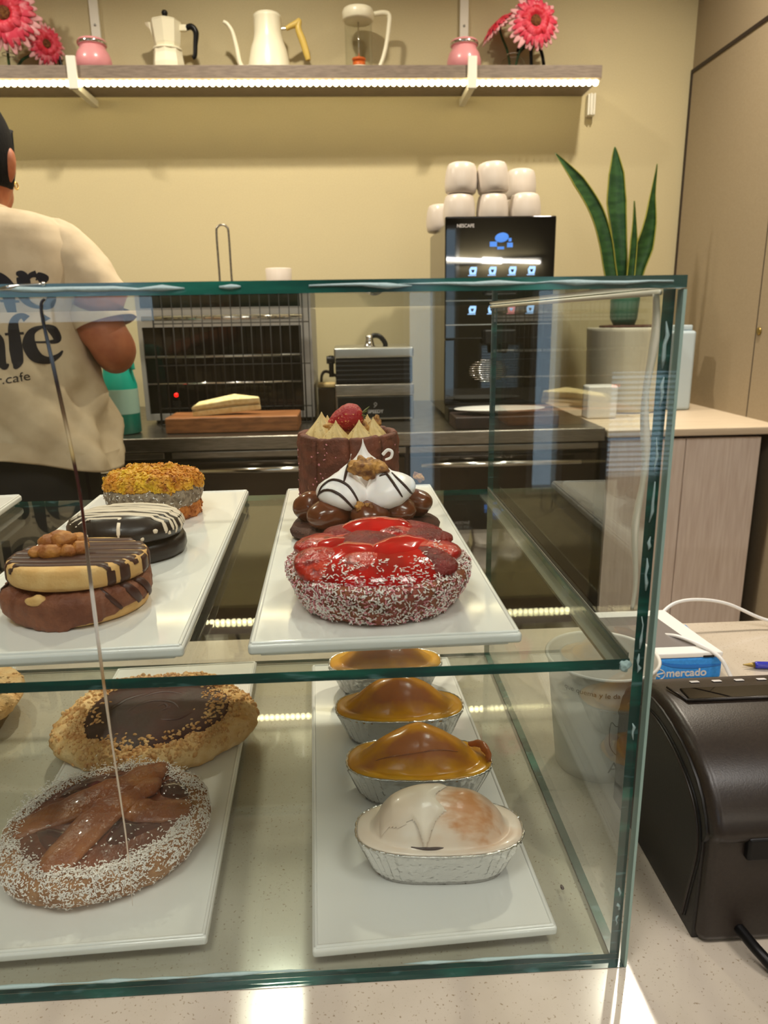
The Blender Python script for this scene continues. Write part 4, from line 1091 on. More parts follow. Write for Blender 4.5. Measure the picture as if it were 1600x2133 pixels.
# ------------------------------------------------------------------ back counter: machines and kitchen things
ZB = .0922
def coffee_machine():
    t = thing('coffee_machine', 'tall black coffee machine with glowing drink icons and mugs on top', 'coffee machine', (.278, 1.75, ZB))
    w = .154
    mesh('housing', bevelg(box(-w+.004, w-.004, .012, .40, .010, .545), .006, 3), M['steel_dark'], t)
    mesh('front_panel', bevelg(box(-w, w, 0, .012, .23, .556), .004, 3), M['black_gloss'], t)
    mesh('dispense_bay', join(bevelg(box(-w, -w+.03, 0, .012, .045, .2295), .003, 2), bevelg(box(w-.03, w, 0, .012, .045, .2295), .003, 2), box(-w+.03, w-.03, .0095, .0118, .045, .2295)), M['black_gloss'], t, False)
    mesh('drip_tray', bevelg(box(-w+.004, w-.004, -.06, .0115, .0005, .042), .004, 3), M['black'], t)
    mesh('nozzle', join(bevelg(box(-.045, .045, -.03, .0, .215, .255), .006, 3), xf(lathe([(.008, 0), (.011, .03)], 20), (-.015, -.016, .19)), xf(lathe([(.008, 0), (.011, .03)], 20), (.015, -.016, .19))), M['black'], t)
    # oval drain grille
    bars = []
    for k in range(11):
        z = -.03+.006*k; h = math.sqrt(max(0, 1-(z/.033)**2))*.056
        bars.append(tube([(-h, 0, z), (h, 0, z)], .0012, 6))
    mesh('grille', xf(join(*bars), (-.026, .0065, .140)), M['chrome'], t)
    text_mesh('brand_lettering', 'NESCAFE', .0125, M['letter_white'], t, (-.098, -.0004, .5315), (PI/2, 0, 0), .0002, .0002, .95)
    cup = xf(blob((0, 0, 0), (.0195, .0006, .0125), 3, (0, -.15, 0)), (.003, -.0005, .5005))
    mesh('cup_emblem', join(cup, box(-.030, -.010, -.0008, .0004, .477, .490), box(.018, .034, -.0008, .0004, .475, .487), box(.022, .030, -.0008, .0004, .490, .499), box(-.009, .010, -.0008, .0004, .470, .477)), M['icon_blue'], t, False)
    def icon(x, z, m):
        i = mesh('drink_icon', join(bevelg(prism([(-.010, -.009), (.010, -.009), (.013, .004), (.013, .012), (-.007, .012), (-.012, .004)], -.0008, .0004, 'y'), .0002, 1), box(-.015, .011, -.0008, .0004, -.0125, -.0105)), m, t, False)
        i.location = (x, 0, z); i.scale = (.85, 1, .95)
        c = mesh('cup_shape', join(xf(lathe([(.0018, 0), (.0052, .006), (.0055, .0085)], 16), (0, -.0009, -.004), (0, 0, 0), (1, .08, 1))), M['black'] if m is M['icon_white'] else M['icon_white'], i)
    for k, x in enumerate((-.076, -.021, .035, .089)):
        icon(x, .413, M['icon_white'])
        icon(x, .309, M['icon_pink'] if k == 2 else M['icon_white'])
        mesh('icon_caption', box(x-.012, x+.012, -.0006, .0004, .334, .341), M['icon_blue'], t, False)
    mesh('panel_seam', box(-w+.003, w-.003, -.0006, .0004, .268, .2705), M['alu'], t, False)
    mesh('indicator', xf(lathe([(.007, 0), (.007, .002), (.002, .003)], 16), (.014, 0, .235), (PI/2, 0, 0)), M['red_lamp'], t)
coffee_machine()
def mug():
    H = .079
    t = thing('mug', 'x', 'mug', (0, 0, 0), 0, 'mugs piled on the coffee machine')
    pr = [(.0385, 0), (.0425, .004), (.0455, .018), (.0458, .035), (.0435, .058), (.040, .072), (.036, .0775), (.028, .079), (.004, .079)]
    mesh('bowl', lathe(pr, 48), M['mug'], t)
    mesh('foot_ring', lathe([(.024, .0788), (.026, .0805), (.029, .0805), (.031, .0785)], 40, caps=False), M['mug'], t)
    return t
mz = ZB+.5462
m0 = mug()
spots = [(.177, 1.85, mz, 0, 'white upside-down mug at the left of the bottom row on the coffee machine'), (.272, 1.85, mz, 0, 'white upside-down mug in the middle of the bottom row on the coffee machine'),
         (.366, 1.85, mz, 0, 'white upside-down mug at the right of the bottom row on the coffee machine'), (.150, 2.045, mz, 0, 'white upside-down mug half hidden at the far back left on the coffee machine'),
         (.181, 1.853, mz+.0812, .03, 'white mug on the top layer at the left of the coffee machine pile'), (.274, 1.853, mz+.0825, -.06, 'white mug topmost and tallest in the middle of the coffee machine pile'),
         (.374, 1.95, mz+.0812, .02, 'white mug set back at the right of the coffee machine pile')]
dup_sp = [(.366, 1.955, mz, 0, 'white upside-down mug hidden under the set back right mug on the pile')]
for i, (x, y, z, tl, lb) in enumerate(spots+dup_sp):
    o = m0 if i == 0 else dup(m0, (x, y, z))
    o.location = (x, y, z); o.rotation_euler = (0, tl, 0); o['label'] = lb

def toaster_oven():
    t = thing('toaster_oven', 'wide steel toaster oven with dark glass door and red indicator light', 'oven', (-.5, 1.80, ZB))
    w = .246
    mesh('body', bevelg(box(-w, w, .02, .36, .012, .328), .006, 3), M['oven_body'], t)
    fr = join(box(-w, -w+.012, 0, .0198, .012, .328), box(w-.03, w, 0, .0198, .012, .328), box(-w+.012, w-.03, 0, .0198, .276, .328), box(-w+.012, w-.03, 0, .0198, .012, .030))
    mesh('front_frame', fr, M['oven_body'], t, False)
    d = mesh('door_glass', box(-w+.0122, w-.0302, .006, .012, .0302, .2758), M['oven_glass'], t, False)
    mesh('handle', tube([(-w+.02, -.022, .300), (w-.02, -.022, .300)], .007, 12), M['chrome'], t)
    mesh('rack_bar', tube([(-w+.014, .003, .193), (w-.032, .003, .193)], .004, 8), M['alu'], d)
    mesh('rack_bar', tube([(-w+.014, .003, .117), (w-.032, .003, .117)], .0028, 8), M['chrome'], d)
    mesh('indicator_light', xf(lathe([(.006, 0), (.006, .003), (.002, .004)], 16), (-.155, .0058, .084), (PI/2, 0, 0)), M['red_lamp'], t)
    mesh('switch', box(-.166, -.144, .003, .0058, .05, .066), M['black'], t, False)
    for sx in (-1, 1):
        for y in (.05, .32):
            mesh('foot', xf(lathe([(.014, .0003), (.014, .0118)], 16), (sx*(w-.03), y, 0)), M['black'], t)
toaster_oven()
def wire_rack():
    t = thing('wire_rack', 'dark wire cooling rack propped upright against the toaster oven', 'rack', (-.475, 1.752, ZB))
    H, hw = .362, .216; lean = -.04
    ps = [(x, 0, z) for x, z in [(-hw, .003), (hw, .003), (hw, H), (-hw, H), (-hw, .003)]]
    mesh('frame', xf(tube(ps, .0032, 8), (0, 0, .0008), (lean, 0, 0)), M['wire'], t)
    mesh('wires', xf(join(*[tube([(-hw+.027*k, 0, .003), (-hw+.027*k, 0, H)], .0016, 6) for k in range(1, 16)]), (0, 0, .0008), (lean, 0, 0)), M['wire'], t)
    mesh('crossbars', xf(join(*[tube([(-hw, .003, z), (hw, .003, z)], .0016, 6) for z in (.05, .17, .285, .325)]+[tube([(hw-.017, 0, .003), (hw-.017, 0, H)], .0026, 6)]), (0, 0, .0008), (lean, 0, 0)), M['wire'], t)
wire_rack()
g = bevelg(box(-.177, .177, 0, .13, 0, .043), .004, 2)
o = tag(mesh('wooden_board', g, M['board']), 'brown wooden board on the back counter under the white sandwich', 'board'); o.location = (-.467, 1.60, ZB)
t = thing('sandwich', 'white crustless bread sandwich triangle on the wooden board', 'sandwich', (-.484, 1.625, ZB+.0432))
for nm, z0, m in (('bread_slice', 0, 'bread'), ('filling', .0185, 'cream'), ('bread_slice', .0235, 'bread')):
    h = .018 if nm != 'filling' else .0045
    g = bevelg(prism([(-.092, .0), (-.070, .012), (.02, .055), (.088, .028), (.092, .018), (.02, .012)], z0, z0+h), .003, 2)
    g = ([(x, y, z*(1.08-.22*(x+.09)/.18) if x > -.06 else z*(1.08-.35*max(0, -.06-x)/.03*(z/.04))) for x, y, z in g[0]], g[1])
    mesh(nm, xf(g, (0, .006, .0012), (.26, -.06, 0)), M[m], t)
o = tag(mesh('plate_support', bevelg(box(-.19, .09, 0, .118, 0, .034), .004, 2), mat('support_brown', rgb(52, 34, 27), .5, c2=rgb(36, 24, 20), sc=20)), 'made-up dark brown support under the plate in front of the coffee machine', 'board'); o.location = (.318, 1.555, ZB)  # made-up support, left from a reflection of the wooden board
t = tag(mesh('plate', lathe([(.03, 0), (.055, .0005), (.062, .003), (.105, .012), (.112, .0145), (.110, .016), (.062, .006), (.01, .005)], 64), M['porcelain']), 'white round plate on the dark support in front of the coffee machine', 'plate')
t.location = (.258, 1.614, ZB+.0342); t.scale = (1.12, .50, 1)
def grill():
    t = thing('contact_grill', 'small steel contact grill with black front on the back counter', 'grill', (-.078, 1.75, ZB))
    w = .113
    mesh('base', bevelg(box(-w, w, 0, .25, .006, .076), .004, 2), M['steel'], t)
    mesh('front_panel', box(-w+.006, w-.006, -.002, .0005, .012, .072), M['black'], t, False)
    mesh('lower_plate', bevelg(box(-w, w, -.012, .24, .0765, .110), .004, 2), M['steel'], t)
    mesh('upper_plate', join(bevelg(box(-w+.003, w-.003, -.004, .22, .1125, .182), .003, 2), *[box(-w+.004, w-.004, -.007, -.0035, .118+.013*k, .1245+.013*k) for k in range(5)]), M['black'], t)
    mesh('lid', bevelg(box(-w, w, -.008, .23, .1825, .212), .006, 3), M['alu'], t)
    mesh('hinge', join(xf(lathe([(.011, -.012), (.011, .012)], 16), (-w-.010, .02, .178), (0, PI/2, 0)), box(-w-.016, -w-.002, .012, .03, .13, .19)), M['black'], t)
    h = mesh('lid_handle', stube([(-.012, .05, .212), (-.012, .05, .232), (.002, .05, .243), (.02, .05, .240), (.034, .05, .224), (.036, .05, .212)], .007, 12), M['black'], t)
    mesh('spring_knob', xf(lathe([(.018, 0), (.014, .004), (.010, .022), (.012, .030), (.004, .034)], 24), (-.010, .045, .2122)), M['chrome'], h)
    text_mesh('lettering', 'SPEEDY', .0135, M['letter_white'], t, (.002, -.0026, .030), (PI/2, 0, 0), .0002, .0003)
    mesh('emblem', xf(join(stube([(-.005, 0, 0), (0, 0, .004), (.004, 0, .010), (0, 0, .014), (-.004, 0, .010), (0, 0, .005)], .0012, 6)), (.002, -.003, .042)), M['letter_white'], t)
    mesh('indicator_light', xf(lathe([(.005, 0), (.005, .003), (.001, .0035)], 16), (-.066, -.002, .038), (PI/2, 0, 0)), M['red_lamp'], t)
    for sx in (-1, 1):
        for y in (.03, .22): mesh('foot', xf(lathe([(.01, .0003), (.01, .0058)], 14), (sx*(w-.02), y, 0)), M['black'], t)
grill()
t = thing('small_box', 'small grey box with a pale lid between toaster oven and grill', 'box', (-.222, 1.92, ZB))
mesh('box_body', rbox(-.025, .028, 0, .06, .0004, .085, .003), M['steel_dark'], t)
mesh('lid', rbox(-.026, .029, -.002, .062, .0855, .098, .003), M['cream'], t)
tag(mesh('appliance_cord', stube([(-.245, 2.2, .16), (-.24, 2.1, .20), (-.225, 2.0, .222), (-.20, 1.98, .215), (-.178, 2.03, .19), (-.17, 2.1, .13), (-.16, 2.15, .097)], .005, 8), M['black']), 'black cord arching behind the small grey box', 'cord')
zt = ZB+.3285
t = thing('wire_tongs', 'narrow upright wire loop standing on the toaster oven', 'utensil', (-.516, 1.98, zt))
mesh('loop', stube([(-.019, 0, .006), (-.018, 0, .10), (-.018, 0, .215), (-.013, 0, .234), (0, 0, .240), (.013, 0, .234), (.018, 0, .215), (.018, 0, .10), (.019, 0, .006)], .0032, 8), M['steel'], t)
mesh('base', lathe([(.034, .0004), (.034, .004), (.03, .007), (.004, .007)], 24), M['steel'], t)
t = tag(mesh('white_cup', lathe([(.03, .0004), (.034, .004), (.038, .06), (.040, .112), (.0385, .114), (.036, .112), (.03, .01), (.004, .01)], 40), M['mug']), 'white cup standing on the toaster oven top', 'cup'); t.location = (-.355, 1.98, zt)
def teal_bottle():
    t = thing('teal_bottle', 'teal plastic bottle with pale label on the back counter beside the person', 'bottle', (-.765, 1.64, ZB))
    mesh('bottle_body', lathe([(.04, .0004), (.046, .004), (.046, .13), (.040, .155), (.034, .19), (.030, .22), (.012, .225)], 32), M['teal'], t)
    mesh('label_band', lathe([(.0465, .055), (.0468, .057), (.0468, .118), (.0465, .12)], 32, caps=False), M['teal_clear'], t)
    mesh('spout', stube([(.028, -.01, .215), (.040, -.012, .20), (.044, -.012, .17)], .006, 8), M['teal'], t)
teal_bottle()
# plant and the things on the wood cabinet
ZW = .0863
def planter():
    t = thing('planter', 'round off-white planter on the wood cabinet holding the snake plant', 'planter', (.732, 1.95, ZW))
    h = .258
    V = lathe([(.10, .0004), (.114, .004), (.118, .03), (.126, h-.012), (.127, h-.003), (.124, h), (.112, h-.001), (.02, h-.001)], 64)
    mesh('pot_body', V, M['pot'], t)
    mesh('soil', rough(disc(.09, .006, .002, 40), .002, 60, 3), M['choc_cookie'], t).location = (0, 0, h)
planter()
def snake_plant():
    t = thing('snake_plant', 'snake plant with four upright yellow-edged green leaves by the partition', 'plant', (.715, 1.95, ZW+.2645))
    z0 = t.location.z
    mesh('root_clump', rough(lathe([(.032, .0005), (.040, .02), (.044, .08), (.040, .12), (.02, .125)], 24), .004, 40, 2), M['green_pot'], t)
    def leaf(pts, ws, cup=.25, tw=0):
        P = smooth_path([(x-.715, y, z-z0) for x, y, z in pts], 10); R = lerp_r(ws, len(P))
        V, F, E1, E2 = [], [], [], []
        for i, p in enumerate(P):
            a = P[max(i-1, 0)]; b = P[min(i+1, len(P)-1)]; tt = (b-a).normalized()
            ang = tw*i/len(P); side = Vector((math.cos(ang), math.sin(ang), 0)); side = (side-tt*side.dot(tt)).normalized(); nn = side.cross(tt)
            for s in (-1, -.6, -.2, .2, .6, 1): V.append(tuple(p+side*R[i]*s+nn*(-cup*R[i]*(1-s*s))))
            for s in (1, .6, .2, -.2, -.6, -1): V.append(tuple(p+side*R[i]*s+nn*(-cup*R[i]*(1-s*s)-.0025*(1-s*s)-.0008)))
            E1.append(p-side*R[i]); E2.append(p+side*R[i])
        n = 12
        for i in range(len(P)-1):
            for k in range(n): F.append((i*n+k, i*n+(k+1) % n, (i+1)*n+(k+1) % n, (i+1)*n+k))
        F.append(tuple(range(n))[::-1]); F.append(tuple((len(P)-1)*n+k for k in range(n)))
        o = mesh('leaf', (V, F), M['leaf'], t)
        rr = [max(.0004, min(.0030, R[i]*.2)) for i in range(len(P))]
        mesh('leaf_edge', join(tube(E1, rr, 6, .6), tube(E2, rr, 6, .6)), M['leaf_edge'], o)
    leaf([(.700, 0, .385), (.664, 0, .505), (.640, -.005, .60), (.605, -.01, .684), (.545, -.015, .765), (.470, -.02, .841)], [.012, .019, .021, .021, .018, .0008], .3, .2)
    leaf([(.706, .01, .385), (.702, .01, .504), (.686, .01, .62), (.672, .01, .711), (.666, .01, .79), (.656, .01, .864)], [.014, .017, .023, .029, .022, .0008], .25, -.1)
    leaf([(.728, 0, .385), (.742, 0, .504), (.762, -.005, .58), (.774, -.005, .65), (.776, -.005, .73), (.783, -.005, .813)], [.016, .026, .030, .022, .010, .0006], .3, .5)
    leaf([(.716, -.02, .385), (.720, -.02, .50), (.722, -.02, .60), (.716, -.02, .71)], [.010, .013, .013, .0006], .35, .6)
snake_plant()
t = thing('water_jug', 'pale blue translucent container beside the planter near the partition', 'container', (.895, 1.93, ZW))
mesh('jug_body', rbox(-.034, .034, -.035, .05, .0004, .245, .010), M['pale_blue'], t)
mesh('jug_lid', rbox(-.024, .024, -.024, .038, .2455, .262, .004), M['pale_blue'], t)
t = tag(mesh('white_box', rbox(-.044, .044, -.03, .03, 0, .096, .006), M['white_plastic']), 'small white box on the wood cabinet in front of the planter', 'box'); t.location = (.592, 1.775, ZW+.0004)

# ------------------------------------------------------------------ wall shelf
YS = 2.10
t = thing('wall_shelf', 'long grey wood shelf on the back wall above the counter', 'shelf', (0, YS, 1.085))
mesh('shelf_board', rbox(-1.9, .652, 0, YB-YS-.001, 0, .036, .002, 2), M['shelf_wood'], t)
t = thing('led_strip', 'glowing warm white light strip under the front edge of the wall shelf', 'light strip', (0, YS+.004, 1.0848))
dots = join(*[xf(lathe([(.0090, 0), (.0082, .004), (.0056, .007), (.0006, .0086)], 10), (-1.88+k*.0195, .004, -.0108), (PI*.68, 0, 0)) for k in range(130)])
mesh('diodes', dots, M['led'], t)
mesh('carrier', rbox(-1.89, .650, .004, .014, -.007, -.0003, .001, 1), M['white_plastic'], t)
def bracket(x, lab):
    t = thing('shelf_bracket', lab, 'bracket', (x, YS, 1.085))
    mesh('clip', rbox(-.014, .014, -.010, -.0005, -.030, .058, .002, 2), M['white_metal'], t)
    mesh('arm', rbox(-.010, .010, -.0095, YB-YS-.002, -.030, -.0095, .002, 2), M['white_metal'], t)
bracket(-.941, 'white metal shelf bracket near the left pink jar')
bracket(.250, 'white metal shelf bracket near the right pink jar')
t = tag(mesh('bracket_end', join(rbox(.664, .690, 2.262, 2.2885, 1.022, 1.086, .002, 2), rbox(.670, .676, 2.255, 2.2615, 1.022, 1.086, .001, 1), rbox(.681, .687, 2.255, 2.2615, 1.022, 1.086, .001, 1)), M['white_metal']), 'short white metal bracket on the wall past the right end of the shelf', 'bracket')
for x, lb in ((-.913, 'white slotted wall rail rising above the left pink jar'), (.252, 'white slotted wall rail rising above the right pink jar')):
    t = thing('wall_rail', lb, 'rail', (x, YB, 1.13))
    mesh('rail_bar', rbox(-.014, .014, -.014, -.0006, 0, .60, .002, 2), M['white_metal'], t)
    for z in (.155, .38): mesh('screw', xf(lathe([(.004, 0), (.0035, .002), (.001, .0025)], 12), (0, -.0138, z), (PI/2, 0, 0)), M['alu'], t)
ZS, YI = 1.1213, 2.20
def moka():
    t = thing('moka_pot', 'cream stovetop moka pot with black knob and handle on the wall shelf', 'moka pot', (-.679, YI, ZS))
    mesh('boiler', lathe([(.047, 0), (.0485, .004), (.0475, .030), (.044, .055), (.044, .066)], 8), M['cream_enamel'], t, False)
    mesh('collar', lathe([(.0435, .0662), (.0435, .072)], 40), M['cream_enamel'], t)
    mesh('upper_pot', lathe([(.036, .0722), (.040, .085), (.047, .140), (.0475, .143)], 8), M['cream_enamel'], t, False)
    mesh('lid', lathe([(.048, .1432), (.044, .147), (.02, .156), (.006, .158)], 8), M['cream_enamel'], t, False)
    mesh('pour_spout', loft([[(-.040, -.014, .105), (-.040, .014, .105), (-.040, .014, .14), (-.040, -.014, .14)], [(-.046, -.010, .122), (-.046, .010, .122), (-.050, .012, .142), (-.050, -.012, .142)], [(-.060, -.003, .138), (-.060, .003, .138), (-.062, .004, .143), (-.062, -.004, .143)]]), M['cream_enamel'], t, False)
    mesh('knob', lathe([(.005, .158), (.007, .162), (.0095, .170), (.007, .176), (.002, .178)], 16), M['black'], t)
    mesh('handle_stub', rbox(.040, .064, -.007, .007, .120, .138, .003), M['cream_enamel'], t)
    mesh('handle', stube([(.062, 0, .130), (.078, 0, .133), (.090, 0, .118), (.086, 0, .085), (.082, 0, .055), (.074, 0, .048)], [.0075, .009, .009, .007, .0065, .005], 10, 8), M['black'], t)
moka()
def kettle():
    t = thing('gooseneck_kettle', 'cream gooseneck kettle with yellow handle on the wall shelf', 'kettle', (-.369, YI, ZS))
    mesh('kettle_body', lathe([(.064, 0), (.067, .003), (.067, .012), (.064, .03), (.055, .072), (.046, .095), (.0425, .115), (.042, .155), (.0425, .162)], 64), M['cream_enamel'], t)
    mesh('lid', lathe([(.042, .1622), (.038, .166), (.006, .167)], 48), M['cream_enamel'], t)
    mesh('spout', stube([(-.060, 0, .022), (-.082, 0, .022), (-.092, 0, .038), (-.098, 0, .075), (-.108, 0, .118), (-.122, 0, .140), (-.134, 0, .147)], [.009, .008, .0075, .007, .0062, .0058, .0055], 12, 8), M['cream_enamel'], t)
    mesh('handle_mount', stube([(.040, 0, .128), (.062, 0, .130)], .004, 10), M['chrome'], t)
    mesh('handle', stube([(.056, 0, .128), (.070, 0, .135), (.088, 0, .142), (.098, 0, .150), (.094, 0, .128), (.106, 0, .095), (.116, 0, .062), (.121, 0, .042)], [.006, .008, .010, .007, .010, .011, .010, .008], 12, 8), M['yellow_wood'], t)
kettle()
def press():
    t = thing('glass_coffee_press', 'clear glass coffee press with white lid and handle on the wall shelf', 'coffee press', (-.090, YI, ZS))
    mesh('glass_wall', lathe([(.042, .018), (.042, .150)], 48, caps=False), M['clear'], t)
    mesh('base', lathe([(.040, 0), (.050, .003), (.050, .012), (.044, .0178), (.01, .0178)], 48), M['cream_enamel'], t)
    mesh('lid', lathe([(.044, .148), (.048, .152), (.049, .172), (.045, .180), (.01, .183)], 48), M['cream_enamel'], t)
    mesh('plunger_rod', tube([(0, 0, .045), (0, 0, .147)], .0022, 8), M['chrome'], t)
    mesh('plunger', lathe([(.020, .040), (.022, .046), (.006, .052)], 24), M['orange'], t)
    mesh('strainer', lathe([(.018, .020), (.020, .036)], 24), M['orange'], t)
    mesh('handle', stube([(.047, 0, .168), (.078, 0, .172), (.096, 0, .164), (.094, 0, .130), (.086, 0, .085), (.074, 0, .045), (.058, 0, .014), (.046, 0, .008)], [.007, .0075, .0075, .007, .0065, .0065, .006, .006], 10, 8), M['cream_enamel'], t)
press()
def jar(x, lab):
    t = thing('candle_jar', lab, 'jar', (x, YI-.03, ZS), 0, 'pink jars on the wall shelf')
    mesh('jar_body', lathe([(.045, 0), (.052, .004), (.053, .03), (.047, .05), (.038, .062), (.038, .0685)], 48), M['pink'], t)
    mesh('lid', lathe([(.0385, .0687), (.042, .071), (.042, .083), (.039, .086), (.006, .086)], 48), M['pink'], t)
    mesh('lid_band', lathe([(.0425, .072), (.0436, .073), (.0436, .079), (.0425, .080)], 48, caps=False), M['chrome'], t)
jar(-.897, 'round pink glass jar on the wall shelf under the left wall rail')
jar(.236, 'round pink glass jar on the wall shelf under the right wall rail')

def gerbera(name_label, c, R, face, stem_to, m_out, seed):
    """flower head at c looking along face, with a stem down into its vase"""
    t = thing('gerbera_flower', name_label, 'flower', stem_to, 0)
    q = Vector(face).normalized().to_track_quat('Z', 'Y').to_euler()
    loc = Vector(c)-Vector(stem_to); r = random.Random(seed)
    def petals(n, r0, r1, w, lift, droop):
        gs = []
        for k in range(n):
            a = 2*PI*(k+r.uniform(-.2, .2))/n; L = r1*r.uniform(.9, 1.06)
            pts = [(r0, 0, lift*.3), (r0+(L-r0)*.4, 0, lift), (r0+(L-r0)*.75, 0, lift*.8-droop*.4), (L, 0, lift*.3-droop)]
            g = stube(pts, [w*.5, w, w*1.05, w*.35], 8, 4, .22, (0, 0, 1))
            gs.append(xf(g, (0, 0, 0), (0, 0, a)))
        return xf(join(*gs), loc, q)
    mesh('outer_petals', petals(26, R*.15, R, R*.105, R*.05, R*.12), M['petal_tip'], t)
    mesh('middle_petals', petals(26, R*.12, R*.86, R*.10, R*.16, R*.04), m_out, t)
    mesh('inner_petals', petals(22, R*.12, R*.62, R*.09, R*.24, R*.0), M['petal_red'], t)
    mesh('flower_eye', xf(rough(blob((0, 0, R*.13), (R*.22, R*.22, R*.12), 4), R*.03, 200, 2), loc, q), M['flower_eye'], t)
    n = Vector(face).normalized()
    mesh('stem', stube([loc-n*R*.02, loc-n*R*.25+Vector((0, 0, -R*.2)), Vector((loc.x*.3, loc.y*.3, max(.05, loc.z*.5))), (0, 0, .006)], .004, 8), M['leaf'], t)
def vase(x, y, lab):
    t = thing('bud_vase', lab, 'vase', (x, y, ZS))
    mesh('glass_bowl', lathe([(.020, .0004), (.036, .008), (.042, .028), (.034, .046), (.020, .054), (.020, .062)], 40, caps=False), M['clear'], t)
    mesh('rim', xf(tube([(.020*math.cos(k*PI/16), .020*math.sin(k*PI/16), .062) for k in range(33)], .0016, 6), (0, 0, 0)), M['chrome'], t)
def stand(x, y, lab):
    t = thing('black_stand', lab, 'stand', (x, y, ZS))
    for s in (-1, 1):
        mesh('leg', stube([(s*.022+.004, 0, .0045), (s*.020, 0, .05), (s*.016-.006, 0, .085), (-.012+s*.004, 0, .10)], .0055, 8), M['black'], t)
    mesh('loop', stube([(-.016, 0, .100), (-.040, .004, .102), (-.058, .008, .090), (-.062, .010, .075)], [.006, .009, .010, .004], 8), M['black'], t)
vase(-1.165, 2.215, 'small clear bud vase on the shelf under the left flowers')
vase(.400, 2.215, 'small clear bud vase on the shelf under the right flowers')
stand(-1.045, 2.255, 'curved black two-legged stand beside the left flowers')
stand(.488, 2.252, 'curved black two-legged stand below the right flowers')
gerbera('large pink gerbera facing the room at the top left of the photo', (-1.142, 2.165, 1.272), .100, (.1, -1, .05), (-1.168, 2.213, ZS+.001), M['petal'], 1)
gerbera('deeper pink gerbera tucked behind the left large bloom', (-1.055, 2.225, 1.215), .062, (.7, -.7, -.1), (-1.160, 2.222, ZS+.001), M['petal'], 2)
gerbera('pink gerbera facing the room at the right end of the shelf', (.452, 2.165, 1.256), .082, (.12, -1, .1), (.403, 2.213, ZS+.001), M['petal'], 3)
gerbera('red pink gerbera seen from the side left of the right bloom', (.355, 2.225, 1.262), .070, (-.75, -.1, .9), (.396, 2.220, ZS+.001), M['petal_red'], 4)

